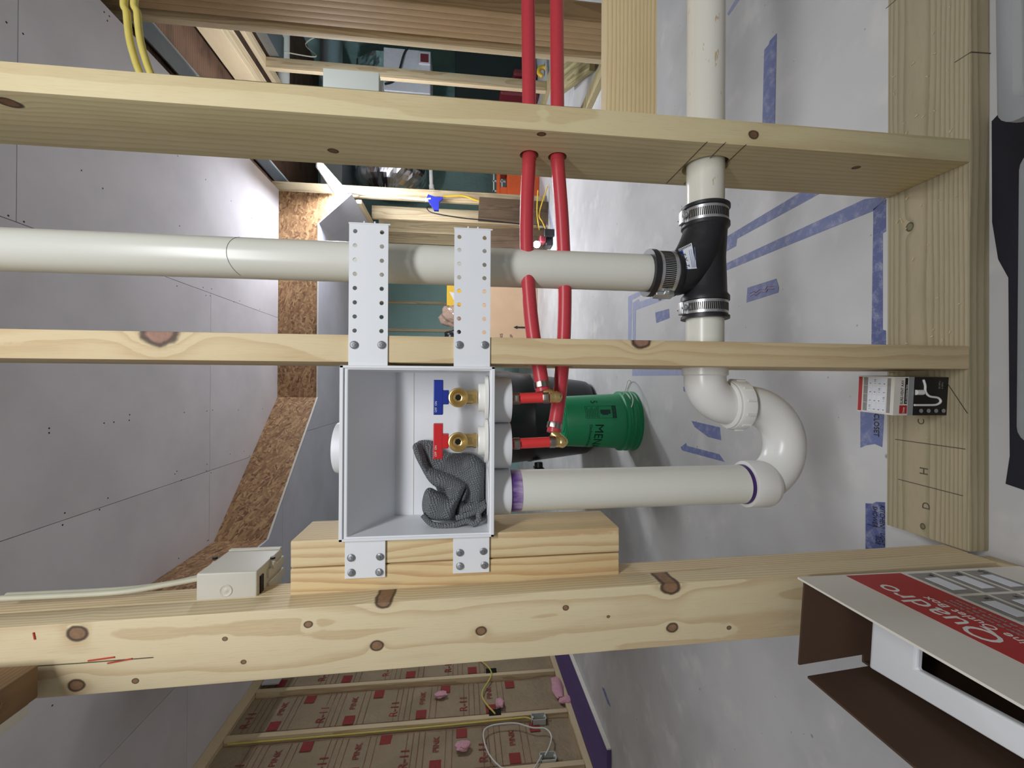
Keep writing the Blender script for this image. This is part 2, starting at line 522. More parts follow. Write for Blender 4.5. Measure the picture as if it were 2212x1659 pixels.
MB().box((1.80, 1.9, 2.74), (2.10, 7, 2.98)).obj('rim_beam', M['brown_wood'], cr)
dots = MB()
for p in [(1.333, 1.799), (1.340, 1.860), (-0.855, 1.895), (0.943, 2.120), (0.915, 2.235), (1.341, 3.048), (1.334, 3.363), (1.327, 3.669), (0.942, 2.790), (0.622, 1.812), (0.621, 1.870), (0.660, 2.769), (0.578, 2.770), (0.583, 3.063), (0.590, 3.110), (0.628, 3.031), (0.640, 3.126), (0.607, 3.412), (0.631, 3.498), (0.624, 3.823), (-0.186, 1.980), (-0.205, 1.980), (-0.189, 2.254), (-0.189, 2.312), (-0.160, 2.412), (-0.188, 2.409), (-0.176, 2.848), (-0.181, 3.083), (-0.179, 3.148), (-0.198, 3.490), (-0.210, 3.887), (-0.521, 2.783), (-0.583, 2.826), (-0.577, 3.083), (-0.601, 3.137), (-0.535, 3.088), (-0.513, 3.376), (-0.524, 3.579), (-0.574, 3.668), (-0.518, 3.792), (-0.555, 2.054), (-0.603, 2.044), (-0.550, 2.280), (-0.592, 2.232), (-0.534, 2.766), (-1.047, 3.111), (-1.047, 2.806), (1.745, 2.234), (1.751, 2.264), (1.720, 2.253), (1.349, 2.768), (-1.339, 2.005), (-1.047, 3.100)]:
    dots.rev((p[0], p[1], Zc + .0005), (p[0], p[1], Zc - .0006), [(0, .0042), (.0011, .0036)], 8)
stuff(dots.obj('screw_head', M['screw_hole'], cr))

# bulkhead: OSB sides, drywall underside with a chamfered right edge
Yo = (0.9761, 4.1829, 2.55)[1]
zs = 2.203
bh = structure('trim_1', (0, 4.2, zs))
P1 = (-.12, Yo); P2 = (-1.08, 3.176); P3 = (-1.095, 2.40)
MB().prism([(P1[0], Yo, Zc), (P1[0], Yo, zs), (1.49, Yo, zs), (1.775, Yo, 1.918), (1.775, Yo, Zc)], (0, .011, 0)).obj('osb_panel', M['osb'], bh)
def osb_wall(a, b):
    d = Vector((b[0] - a[0], b[1] - a[1], 0)).normalized(); n = Vector((-d.y, d.x, 0)) * -.011
    MB().prism([(a[0], a[1], zs), (b[0], b[1], zs), (b[0], b[1], Zc), (a[0], a[1], Zc)], n).obj('osb_panel', M['osb'], bh)
osb_wall(P1, P2); osb_wall(P2, P3)
t_ = .0127
sof = [(P3[0] + .008, P3[1]), (P2[0] + .008, P2[1] - .012), (P1[0], Yo - .012), (1.49, Yo - .012), (1.49, 6.55), (-1.9, 6.55), (-1.9, 1.0)]
def sheet(poly, z, m, nm='drywall_panel'):
    return MB().prism([(p[0], p[1], z) for p in poly], (0, 0, -t_)).obj(nm, m, bh)
e1 = (-.57, 3.70)
sheet([(P1[0], Yo - .012), (1.49, Yo - .012), (1.49, 5.3), (-.40, 5.3), (-.40, Yo - .30)], zs, M['soffit_drywall'])
sheet([(-.403, Yo - .305), (-.403, 5.3), (-1.5, 5.3), (-1.5, 3.40), (-.87, 3.40)], zs, M['soffit_drywall'])
sheet([(P2[0] + .008, P2[1] - .012), (-.873, 3.397), (-1.5, 3.397), (-1.5, 2.40), (P3[0] + .008, P3[1])], zs, M['soffit_drywall'])
sheet([(1.49, 5.303), (1.49, 6.55), (-1.5, 6.55), (-1.5, 5.303)], zs, M['soffit_drywall'])
MB().prism([(1.49, Yo - .012, zs), (1.775, Yo - .012, 1.918), (1.775, Yo - .012, 1.90), (1.49, Yo - .012, zs - .0127)], (0, 2.4, 0)).obj('drywall_panel', M['soffit_drywall'], bh)
MB().prism([(1.49, Yo - .0125, zs + .001), (1.776, Yo - .0125, 1.919), (1.776, Yo - .0125, 1.90), (1.49, Yo - .0125, zs - .0132), (P1[0], Yo - .0125, zs - .0132), (P1[0], Yo - .0125, zs + .001)], (0, -.0015, 0)).obj('drywall_edge', M['drywall_edge'], bh)
dd = Vector((P2[0] - P1[0], P2[1] - P1[1], 0)); nn = Vector((dd.y, -dd.x, 0)).normalized()
nn = nn if nn.y < 0 else -nn
for a, b in ((P1, P2),):
    A_ = Vector((a[0], a[1] - .0125, zs + .001)) + nn * .0; B_ = Vector((b[0] + .008, b[1] - .0125, zs + .001))
    MB().prism([A_, B_, B_ - Vector((0, 0, .0145)), A_ - Vector((0, 0, .0145))], nn * .0015).obj('drywall_edge', M['drywall_edge'], bh)
bx('drywall_panel', (-1.512, 2.40, zs - .013), (-1.500, 6.5, Zc - .001), M['soffit_drywall'], bh)
bx('drywall_panel', (-1.50, 2.388, zs - .013), (-1.09, 2.40, Zc - .001), M['soffit_drywall'], bh)
bx('nailer', (1.777, Yo + .2, 1.86), (1.815, 6.5, 1.915), M['pine_y'], bh)

# walls far off, spray-foamed, and the walls that close the view
wf = structure('wall_far', (0, 6.6, 0))
bx('foam_panel', (-3.2, 6.6, 0), (5.2, 6.7, 2.98), M['foam'], wf)
for x in (-1.5, -.9, -.45, -.03, .39, .80, 1.21, 1.62, 2.05, 2.9, 3.5, 4.1):
    bx('stud', (x, 6.575, 0), (x + .038, 6.6, 2.2), M['pine'], wf)
wr = structure('wall_right', (1.95, 4, 0))
we = structure('wall_utility', (4.6, 4, 0))
bx('foam_panel', (4.6, -1, 0), (4.7, 6.6, 2.98), M['foam'], we)
def pstud(y, x0=1.895, x1=1.985, top=2.74, th=.038, m=None, z0=.04):
    return lumber('stud', ((x0 + x1) / 2, y + th / 2, (top + z0) / 2), (x1 - x0, th, top - z0), m or M['pine'], wr)
M['pine_shaded'] = wood('pine_shaded', srgb(184, 152, 108), srgb(136, 104, 70), 'Z', (.02, .14), 150, blot=.3)  # pine toned browner, painting in the shade on the post's side face
for i in range(5): lumber('stud', (1.945, 2.20 + .0385 * i, 1.37), (.105, .038, 2.74), M['pine_shaded'], wr)
pstud(2.43); pstud(3.0); pstud(3.45)
pstud(4.49, 1.885, 2.0)
for y, tp in ((4.86, 1.86), (5.26, 1.86), (5.66, 1.86), (6.06, 1.86)): pstud(y, 1.82, 1.96, tp)
bx('bottom_plate', (1.83, 4.46, 0), (1.99, 6.5, .0381), M['treated'], wr, .002)
bx('bottom_plate', (1.89, 2.19, 0), (1.99, 3.5, .0381), M['treated'], wr, .002)
bx('top_plate', (1.885, 1.9, 2.742), (1.99, 4.6, 2.78), M['pine_y'], wr, .002)
bx('metal_beam', (2.0, 1.9, 2.70), (2.125, 7, 2.712), M['sheet_metal'], wr)
bx('metal_beam_edge', (2.125, 1.9, 2.69), (2.132, 7, 2.735), M['grey_box'], wr)
wu = structure('trim_2', (3.05, 4, 0))
lumber('stud', (3.03, 4.32, 1.38), (.10, .05, 2.68), M['pine'], wu)
bx('top_plate', (2.99, 2.5, 2.72), (3.09, 7, 2.76), M['pine_y'], wu, .002)
bx('wood_header', (2.72, 3.2, 2.72), (2.86, 4.6, 2.9), M['pine_y'], wu, .002)
bx('metal_strap', (3.09, 4.0, 2.60), (3.35, 4.4, 2.69), M['sheet_metal'], wu, .002)
bx('bottom_plate', (2.98, 3.5, 0), (3.09, 6.5, .0381), M['treated'], wu)

# insulated wall on the left
wl = structure('wall_left', (-2.43, 3.2, 0))
XW = -2.43
bx('backing', (XW - .14, .8, 0), (XW - .10, 4.6, Zc), M['kraft'], wl)
ys = [1.35, 1.81, 2.27, 2.73, 3.18, 3.64, 4.10, 4.55]
for y in ys: lumber('stud', (XW - .045, y, 1.27), (.09, .038, 2.40), M['pine'], wl)
bx('top_plate', (XW - .09, .9, 2.472), (XW + .001, 4.6, Zc - .002), M['pine_y'], wl, .002)
bx('bottom_plate', (XW - .09, .9, .026), (XW + .002, 4.6, .068), M['pine_y'], wl, .002)
rng = random.Random(3)
for i, (a, b) in enumerate(zip(ys, ys[1:])):
    nY, nZ = 14, 60; vs = []; fs = []
    for jz in range(nZ + 1):
        for jy in range(nY + 1):
            u = jy / nY; z = .07 + jz / nZ * 2.40
            dep = -.034 + .006 * max(0, math.sin(PI * u)) ** .4 + .006 * noise.noise((u * 3, z * 4, i * 7.3)) + .004 * noise.noise((u * 8, z * 14, i))
            if u in (0, 1): dep = -.052 + .02 * noise.noise((z * 3, i, u * 5))
            vs.append((XW + dep, a + .0195 + u * (b - a - .039), z))
    for jz in range(nZ):
        for jy in range(nY):
            q = jz * (nY + 1) + jy; fs.append((q, q + 1, q + nY + 2, q + nY + 1))
    batt = link('insulation_batt', vs, fs, M['kraft'], wl, True)
    mid = (a + b) / 2; W_ = b - a
    pr = MB()
    def rc(y0, y1, z0, z1, k=0): pr.box((XW - .0245, y0, z0), (XW - .0235, y1, z1), k=k)
    z = .30 + (i % 3) * .13
    while z < 2.25:
        rc(mid + W_ * .18, mid + W_ * .36, z, z + .075, 0)
        rc(mid - W_ * .36, mid - W_ * .18, z + .17, z + .245, 0)
        for dz in (.10, .145, .29, .33, .37, .41): rc(a + .06, b - .06, z + dz, z + dz + .003, 1)
        z += .52
    rc(a + .055, a + .058, .2, 2.3, 1); rc(b - .058, b - .055, .2, 2.3, 1)
    stuff(pr.obj('print', [M['kraft_red'], M['kraft_print']], batt))
    if 1 < i < 6:
        z = .30 + (i % 3) * .13
        while z < 2.1:
            text('lettering', 'R-11', .085, (XW - .0228, mid - .13, z + .385), (0, 1, 0), (0, 0, 1), M['kraft_red'], batt)
            text('lettering', 'PINK', .06, (XW - .0228, mid - .02, z + .19), (0, 1, 0), (0, 0, 1), M['kraft_red'], batt)
            z += .52
def blob(name, c, r, m, parent, seed=0, sub=3):
    bm = bmesh.new(); bmesh.ops.create_icosphere(bm, subdivisions=sub, radius=1)
    for v in bm.verts:
        k = 1 + .35 * noise.noise(v.co * 1.6 + Vector((seed, 0, 0))) + .15 * noise.noise(v.co * 5 + Vector((0, seed, 0)))
        v.co = Vector((c[0] + v.co.x * r[0] * k, c[1] + v.co.y * r[1] * k, c[2] + v.co.z * r[2] * k))
    return MB().bm(bm).obj(name, m, parent, True)
for i, (px, r) in enumerate((((-2.43, 3.4447, 1.0212), (.02, .03, .05)), ((-2.43, 3.306, 0.56619), (.02, .045, .03)), ((-2.42, 2.9305, 0.84862), (.02, .04, .05)), ((-2.43, 3.4233, 0.088425), (.025, .13, .05)), ((-2.43, 3.2797, 0.047589), (.02, .04, .06)))):
    blob('fibre_tuft', px, r, M['pink_fluff'], wl, i * 3.3)
for q in ((-2.43, 3.6833, 0.60851), (-2.43, 3.212, 0.61233)):
    bx('nail_plate', (XW, q[1] - .03, q[2] - .045), (XW + .002, q[1] + .03, q[2] + .045), M['dark_metal'], wl)
bx('junction_cover', (XW - .0, 3.70, 2.33), (XW + .012, 3.86, 2.46), M['drywall'], wl)

# stack of purple drywall along the left wall foot
o = bx('drywall_offcut', (XW + .004, 2.42, .001), (-2.10, 4.5, .026), M['purple'], None)
tag(o, 'purple drywall strip lying along foot of insulated wall', 'drywall')
e = bx('paper_edge', (-2.10, 2.42, .001), (-2.092, 4.5, .026), M['drywall_edge'], o)

# ---------------------------------------------------------------- the plumbing wall: plate and studs
def kn(c, pts, fa='A'):
    out = []
    for p, r in pts: out.append((p[2] - c[2], (p[0] - c[0]) if fa == 'A' else (p[1] - c[1]), r, fa))
    return out
def kx(c, pts): return [(p[0] - c[0], p[1] - c[1], r, 'A') for p, r in pts]
pc = (.70, D + .07, .01905)
M['plate'] = wood('treated_plate', srgb(172, 160, 132), srgb(126, 120, 88), 'X', (.015, -.035), 190, kx(pc, [((-0.25096, 0.69307, 0.0381), .004), ((0.30054, 0.71717, 0.0381), .006)]), contrast=.6, blot=.2, rough=.78, warp=.004, knotcol=(90, 92, 70))
plate = lumber('sole_plate', pc, (1.94, .14, .0381), M['plate'], bev=.003)
tag(plate, 'greenish treated sole plate lying on the concrete floor under the studs', 'plate')
def pencil_line(pts, parent, m='pencil', w=.0007):
    return MB().tube(pts, w, 5).obj('pencil_line', M[m], parent)
zt = .0384
for a, b in (((-0.099709, 0.74285, 0.0384), (-0.10133, 0.6264, 0.0384)), ((-0.17511, 0.73733, 0.0384), (-0.17959, 0.6296, 0.0384)), ((-0.042049, 0.62319, 0.0384), (0.015785, 0.6578, 0.0384)), ((0.75033, 0.76341, 0.0384), (0.74972, 0.74409, 0.0384)), ((0.55352, 0.64319, 0.0384), (0.55306, 0.61895, 0.0384))):
    pencil_line([a, b], plate)
pencil_line([((0.55356, 0.6195, 0.037657)), ((0.55472, 0.6195, 0.00071684))], plate)
def mark(body, p, size, sx=1.0):
    text('pencil_letter', body, size, p, (1, 0, 0), (0, 1, 0), M['pencil'], plate, .0003, sx=sx)
mark('C', (-0.067333, 0.69084, 0.0384), .016)
mark('H', (-0.15789, 0.6844, 0.0384), .020)
mark('D', (-0.21907, 0.68118, 0.0384), .018)
chips = MB(); rc_ = random.Random(11)
for k in range(70):
    x = rc_.uniform(-.1, .85); y = rc_.uniform(D + .01, D + .13); a = rc_.uniform(0, 6.28); L = rc_.uniform(.002, .007)
    d = Vector((math.cos(a) * L, math.sin(a) * L, .0))
    chips.prism([(x, y, .0384), (x + d.x, y + d.y, .0386), (x + d.x - d.y * .3, y + d.y + d.x * .3, .0386)], (0, 0, .0008))
stuff(chips.obj('sawdust_chip', plain('sawdust', (222, 198, 150), .8), plate))

TOP = 2.545
zc = (TOP + .0381) / 2; hh = TOP - .0383
ca = (.0309 + .01905, D + .07, zc)
M['studA'] = wood('pine_tight', srgb(224, 204, 162), srgb(186, 150, 102), 'Z', (-.014, .06), 210, kn(ca, [((0.068764, 0.6204, 1.2647), .017), ((0.067967, 0.6204, 0.60174), .011)]), contrast=.4, blot=.12, warp=.008, knotcol=(130, 96, 84))
sA = lumber('wall_stud', ca, (.0381, .14, hh), M['studA'])
tag(sA, 'upright pine stud that the white bracket arms are screwed to', 'stud')
cb = (.3722 + .01905, D + .07, zc)
M['studB'] = wood('pine_pale', srgb(226, 212, 168), srgb(180, 146, 98), 'Z', (.05, .16), 85, kn(cb, [((0.38972, 0.6204, 0.42191), .0062)]) + kn(cb, [((0.3722, 0.63005, 0.75266), .005), ((0.3722, 0.64656, 1.4678), .01), ((0.3722, 0.71611, 1.0736), .006), ((0.3722, 0.65987, 0.20612), .005)], 'B'), contrast=.28, blot=.18, warp=.012)
sB = lumber('wall_stud', cb, (.0381, .14, hh), M['studB'])
tag(sB, 'upright pine stud drilled for the white drain pipe and both red pipes', 'stud')
pz = (0.21566, 0.69, 0.45972)[2]            # height of the drain arm
PIPE_Y = .69
px1 = (0.36493, 0.69, 0.76202); px2 = (0.36419, 0.69, 0.71552)
qa1 = (0.030708, 0.66, 0.75402); qa2 = (0.032575, 0.69, 0.70457)
drill(sB, [((.33, PIPE_Y, pz), (.45, PIPE_Y, pz), .0375), ((.33, px1[1], px1[2]), (.45, px1[1], px1[2]), .0152), ((.33, px2[1], px2[2]), (.45, px2[1], px2[2]), .0152)])
drill(sA, [((.0, PIPE_Y, pz), (.1, PIPE_Y, pz), .0375), ((-.01, qa1[1], qa1[2] - .0), (.1, qa1[1], qa1[2] + .004), .0185), ((-.01, qa2[1], qa2[2]), (.1, qa2[1], qa2[2]), .0165)])
for a, b in (((0.3718, 0.75288, 0.46382), (0.3718, 0.61504, 0.47114)), ((0.3718, 0.75348, 0.49749), (0.3718, 0.61734, 0.49967)), ((0.3718, 0.67222, 0.43252), (0.3718, 0.61706, 0.43647))):
    pencil_line([a, b], sB, 'ink', .0005)

# stud at the left, the first of a cross wall that runs towards the camera
cC = (-.3265, D - .01935, .79)
leanC = -.0155
kC = [((-0.30345, 0.582, 1.3293), .0085), ((-0.36615, 0.582, 1.3298), .007), ((-0.34094, 0.582, 0.97613), .006), ((-0.32969, 0.582, 0.84039), .0056), ((-0.34114, 0.582, 0.5706), .0062),
      ((-0.32048, 0.582, 1.1617), .0025), ((-0.351, 0.582, 1.1396), .0025), ((-0.32028, 0.582, 0.66396), .0018), ((-0.30486, 0.582, 0.72444), .0034), ((-0.30824, 0.582, 1.0618), .004), ((-0.34618, 0.582, 0.48462), .0025),
      ((-0.28352, 0.582, 0.57361), .010), ((-0.2834, 0.582, 0.96825), .0085), ((-0.36584, 0.582, 1.2646), .003), ((-0.26438, 0.582, 0.59287), .004)]
def kl(c, pts, lean):
    out = []
    for p, r in pts:
        dz = p[2] - c[2]; dx = p[0] - c[0]
        out.append((dz * math.cos(lean) + dx * math.sin(lean), dx * math.cos(lean) - dz * math.sin(lean), r, 'A'))
    return out
M['studC'] = wood('pine_knotty', srgb(224, 208, 170), srgb(186, 154, 110), 'Z', (-.01, .16), 150, kl(cC, kC, leanC), contrast=.5, blot=.12, warp=.012, knotcol=(112, 84, 62))
sC = lumber('corner_stud', cC, (.089, .0381, 1.504), M['studC'], rot=(0, leanC, 0), bev=.003)
tag(sC, 'wide knotty pine stud turned flat to the camera, red crayon strokes on it', 'stud')
for a, b in (((-0.32899, 0.5812, 1.3168), (-0.32695, 0.5812, 1.2877)), ((-0.33378, 0.5812, 1.2953), (-0.33049, 0.5812, 1.268)), ((-0.29023, 0.5812, 1.3758), (-0.29864, 0.5812, 1.3743))):
    MB().tube([a, b], .0009, 5).obj('crayon_mark', plain('crayon', (196, 74, 50), .7), sC)
for a, b in (((-0.32994, 0.5812, 1.4114), (-0.33112, 0.5812, 1.3269)), ((-0.33112, 0.5812, 1.3269), (-0.33088, 0.5812, 1.2445))):
    MB().tube([a, b], .0005, 5).obj('pencil_line', M['pencil'], sC)
cn = (-.3265, D + .0195, .79)
nl = lumber('nailer_stud', cn, (.089, .0381, 1.504), M['pine'], rot=(0, leanC, 0))
tag(nl, 'pine stud standing directly behind the knotty flat stud, grey box fixed to it', 'stud')
cp = lumber('sole_plate', (-.321, .31, .01905), (.089, .619, .0381), M['pine_y'])
tag(cp, 'short floor plate running from the knotty stud towards the camera', 'plate')
hb = lumber('header_block', (-.3505, .30, 1.405), (.0381, .54, .089), wood('brown_block', srgb(142, 112, 80), srgb(94, 70, 50), 'Y', (.01, .1), 150, [(.22, .004, .006, 'A'), (.12, -.006, .007, 'A')], contrast=.5, blot=.5))
tag(hb, 'brown wooden block butting the top of the knotty stud at lower left', 'block')
db = bx('drywall_piece', (-.3825, .03, 1.3615), (-.3700, .56, 1.52), M['drywall_edge'])
tag(db, 'thin white drywall edge fixed along the brown block', 'drywall')

# two short blocks nailed together behind the mounting tabs
bl1 = lumber('filler_block', (-.2305, D + .0455, .8665), (.0365, .089, .465), wood('block_wood', srgb(226, 206, 162), srgb(184, 142, 94), 'Z', (.05, .09), 170, contrast=.6, blot=.1, warp=.010), rot=(0, -.009, 0))
tag(bl1, 'short pine filler block touching the outlet box, inner one of the pair', 'block')
bl2 = lumber('filler_block', (-.2685, D + .0455, .8665), (.0365, .089, .465), wood('block_wood_orange', srgb(224, 200, 152), srgb(180, 134, 84), 'Z', (.06, .08), 160, contrast=.6, blot=.2, warp=.010), rot=(0, -.009, 0))
tag(bl2, 'short pine filler block against the knotty stud, outer one of the pair', 'block')

# flat blocking between studs at the right
bk = lumber('blocking', (1.02, .741, .576), (1.215, .0381, .089), M['pine_x'])
tag(bk, 'level pine blocking board behind the red pipes, right of the drilled stud', 'block')

# ---------------------------------------------------------------- washing machine outlet box
wb = thing('outlet_box', 'white plastic washing machine outlet box screwed between stud and filler blocks', 'box', (-.095, D, .82))
xT, xB_, zL, zR = .0235, -.2125, 1.0300, .8250     # upper edge, lower edge, top, bottom of the open front
BK = .712
T_ = .0028
sh_ = MB()
f0 = [(xB_, D - .004, zR), (xT, D - .004, zR), (xT, D - .004, zL), (xB_, D - .004, zL)]
zbk = (-0.12552, 0.712, 0.97481)[2]
b0 = [(xB_ + .002, BK, zR + .002), (xT - .002, BK, zR + .002), (xT - .002, BK, zbk), (xB_ + .002, BK, zbk)]
ins_f = [(xB_ + T_, D - .004, zR + T_), (xT - T_, D - .004, zR + T_), (xT - T_, D - .004, zL - T_ * 2.2), (xB_ + T_, D - .004, zL - T_ * 2.2)]
ins_b = [(xB_ + T_ + .001, BK - T_, zR + T_ + .001), (xT - T_ - .001, BK - T_, zR + T_ + .001), (xT - T_ - .001, BK - T_, zbk - T_), (xB_ + T_ + .001, BK - T_, zbk - T_)]
vs = f0 + b0 + ins_f + ins_b
fs = []
for i in range(4):
    j = (i + 1) % 4
    fs += [(i, j, 4 + j, 4 + i), (8 + j, 8 + i, 12 + i, 12 + j), (j, i, 8 + i, 8 + j)]
fs += [(7, 6, 5, 4), (12, 13, 14, 15)]
sh_.add(vs, fs)
o_ = sh_.obj('shell', M['white_plastic'], wb)
md = o_.modifiers.new('bev', 'BEVEL'); md.width = .0009; md.segments = 2; md.limit_method = 'ANGLE'
sl = bx('seam', (xB_ + .004, BK - T_ - .0006, (-0.12544, 0.709, 0.94457)[2] - .0005), (xT - .004, BK - T_ + .0002, (-0.12544, 0.709, 0.94457)[2] + .0005), M['drywall_edge'], wb)
rim = MB()
rm = .0045
rim.box((xB_ - .003, D - .0065, zR - .004), (xT + .003, D - .0025, zR + .001), .0006)
rim.box((xB_ - .003, D - .0065, zL - .001), (xT + .003, D - .0025, zL + .004), .0006)
rim.box((xT - .0008, D - .0065, zR - .004), (xT + .003, D - .0025, zL + .004), .0006)
rim.box((xB_ - .003, D - .0065, zR - .004), (xB_ + .0008, D - .0025, zL + .004), .0006)
rim.obj('rim', M['white_plastic'], wb)
ARMX = ([(0.21227, 0.618, 1.0163)[0], (0.19242, 0.618, 1.0162)[0], (0.17257, 0.618, 1.0161)[0], (0.15304, 0.618, 1.0159)[0], (0.13352, 0.618, 1.0158)[0], (0.11368, 0.618, 1.0157)[0], (0.09417, 0.618, 1.0156)[0], (0.074658, 0.618, 1.0154)[0]],
        [(0.21069, 0.618, 0.87277)[0], (0.19194, 0.618, 0.87266)[0], (0.1722, 0.618, 0.87254)[0], (0.15313, 0.618, 0.87243)[0], (0.13373, 0.618, 0.87232)[0], (0.11433, 0.618, 0.87221)[0], (0.094609, 0.618, 0.87209)[0], (0.075548, 0.618, 0.87198)[0]])
ARMZ = (((0.14761, 0.618, 1.0156)[2], (0.14884, 0.618, 0.97951)[2]), ((0.15247, 0.618, 0.87243)[2], (0.15369, 0.618, 0.83664)[2]))
# bracket arms with two rows of open holes
def holed_plate(name, x0, x1, z0, z1, y, t, holes, r, m, parent, round_=0):
    xs = sorted({x0, x1} | {round((a + b) / 2, 6) for a, b in zip(sorted({h[0] for h in holes}), sorted({h[0] for h in holes})[1:])})
    zm = (z0 + z1) / 2
    mb = MB(); N = 20
    def both(vs, fs):
        n = len(vs)
        mb.add([(a, y, c) for a, c in vs], fs)
        mb.add([(a, y + t, c) for a, c in vs], [tuple(reversed(f)) for f in fs])
    for i in range(len(xs) - 1):
        for (za, zb) in ((z0, zm), (zm, z1)):
            hs = [h for h in holes if xs[i] < h[0] < xs[i + 1] and za < h[1] < zb]
            if not hs:
                both([(xs[i], za), (xs[i + 1], za), (xs[i + 1], zb), (xs[i], zb)], [(0, 1, 2, 3)]); continue
            hx, hz = hs[0]; vs = []; fs = []
            for k in range(N):
                a = 2 * PI * (k + .5) / N - PI * .75 - PI / N; ca_, sa_ = math.cos(a), math.sin(a)
                tx = ((xs[i + 1] - hx) if ca_ > 0 else (xs[i] - hx)) / (ca_ if abs(ca_) > 1e-6 else 1e-6)
                tz = ((zb - hz) if sa_ > 0 else (za - hz)) / (sa_ if abs(sa_) > 1e-6 else 1e-6)
                q = min(abs(tx), abs(tz)); vs.append([hx + ca_ * q, hz + sa_ * q])
            # put rectangle corners exactly in
            for (cx_, cz_) in ((xs[i], za), (xs[i + 1], za), (xs[i + 1], zb), (xs[i], zb)):
                k = min(range(N), key=lambda k: (vs[k][0] - cx_) ** 2 + (vs[k][1] - cz_) ** 2); vs[k] = [cx_, cz_]
            inner = []
            for k in range(N):
                a = 2 * PI * (k + .5) / N - PI * .75 - PI / N; inner.append([hx + r * math.cos(a), hz + r * math.sin(a)])
            fs = [(k, (k + 1) % N, N + (k + 1) % N, N + k) for k in range(N)]
            both(vs + inner, fs)
            n0 = len(mb.v)
            mb.add([(a, y, c) for a, c in inner] + [(a, y + t, c) for a, c in inner], [(k, (k + 1) % N, N + (k + 1) % N, N + k) for k in range(N)])
    per = [(x0, z0), (x1, z0), (x1, z1), (x0, z1)]
    mb.add([(a, y, c) for a, c in per] + [(a, y + t, c) for a, c in per], [((k + 1) % 4, k, 4 + k, 4 + (k + 1) % 4) for k in range(4)])
    return mb.obj(name, m, parent)
ya = D - .0022
def screw(p, r=.0052, tilt=(0, 0)):
    d = Vector((tilt[0], -1, tilt[1])).normalized(); p = Vector(p)
    mb = MB().rev(p + d * -.0015, p + d * .003, [(0, r * .8), (.0014, r), (.0022, r * .97), (.0030, r * .72), (.0031, r * .62)], 20)
    mb.rev(p + d * .0022, p + d * .003, [(0, r * .42), (.0003, r * .4)], 6)
    return mb.obj('screw', M['screw'], wb, True)
for (pa, pb, rows, lx, rx, sy_) in (
    ((0.02277, 0.618, 1.0237), (0.22278, 0.618, 0.97087), (499, 530, 561, 591.5, 622, 653, 683.5, 713.5), (766.5, 765.5), (825.5, 823), 0),
    ((0.024216, 0.618, 0.8795), (0.22232, 0.618, 0.82808), (511.5, 540, 570, 599, 628.5, 658, 688, 717), (992, 992), (1046.5, 1046.5), 1)):
    z1_, z0_ = pa[2], pb[2]; x0_, x1_ = pa[0], pb[0]
    H_ = [(hx_, hz_) for hx_ in ARMX[sy_] for hz_ in ARMZ[sy_]]
    arm = holed_plate('bracket_arm', x0_, x1_, z0_, z1_, ya, .0020, H_, .0030, M['white_plastic'], wb)
    bx('end_lip', (x1_ - .0005, ya - .0006, z0_ - .003), (x1_ + .0016, ya + .0022, z1_ + .0008), M['white_plastic'], arm, .0004)
    for q in (.35, .62):
        MB().cyl((x1_ + .0015, ya + .001, z0_ + (z1_ - z0_) * q), (x1_ + .004, ya + .001, z0_ + (z1_ - z0_) * q), .0012, n=8).obj('nub', M['white_plastic'], arm)
for q in ((0.054726, 0.617, 1.016), (0.055323, 0.617, 0.97906), (0.057054, 0.617, 0.87187), (0.057636, 0.617, 0.83582)): screw(q, .0056)
for (pa, pb) in (((-0.20984, 0.618, 1.0265), (-0.26764, 0.618, 0.9722)), ((-0.21233, 0.618, 0.87876), (-0.26693, 0.618, 0.82732))):
    bx('mounting_tab', (pb[0], ya, pb[2]), (pa[0], ya + .002, pa[2]), M['white_plastic'], wb, .0003)
for q, tl in (((-0.23849, 0.6172, 1.0182), (.1, .1)), ((-0.23875, 0.6172, 0.97974), (-.1, .2)), ((-0.25888, 0.6172, 1.0174), (.2, -.1)), ((-0.25985, 0.6172, 0.98086), (.1, .35)), ((-0.23725, 0.6172, 0.8695), (0, .1)), ((-0.23657, 0.6172, 0.83612), (-.1, 0)), ((-0.25624, 0.6172, 0.86939), (.15, .2)), ((-0.25639, 0.6172, 0.83469), (0, .1))):
    screw(q, .0052, tl)
# collar on top and three cups below
BY = .667
MB().rev((-.0935, BY, 1.028), (-.0935, BY, 1.07), [(0, .0375), (.018, .0375), (.022, .0365), (.0222, .030), (.004, .030)], 40).obj('top_collar', M['white_plastic'], wb, True)
for x in (-.0225, -.0925, -.1635):
    MB().rev((x, BY, .829), (x, BY, .79), [(0, .0352), (.034, .0352), (.0355, .0345), (.0355, .031), (.004, .031)], 44).obj('bottom_cup', M['white_plastic'], wb, True)
cups_y = BY

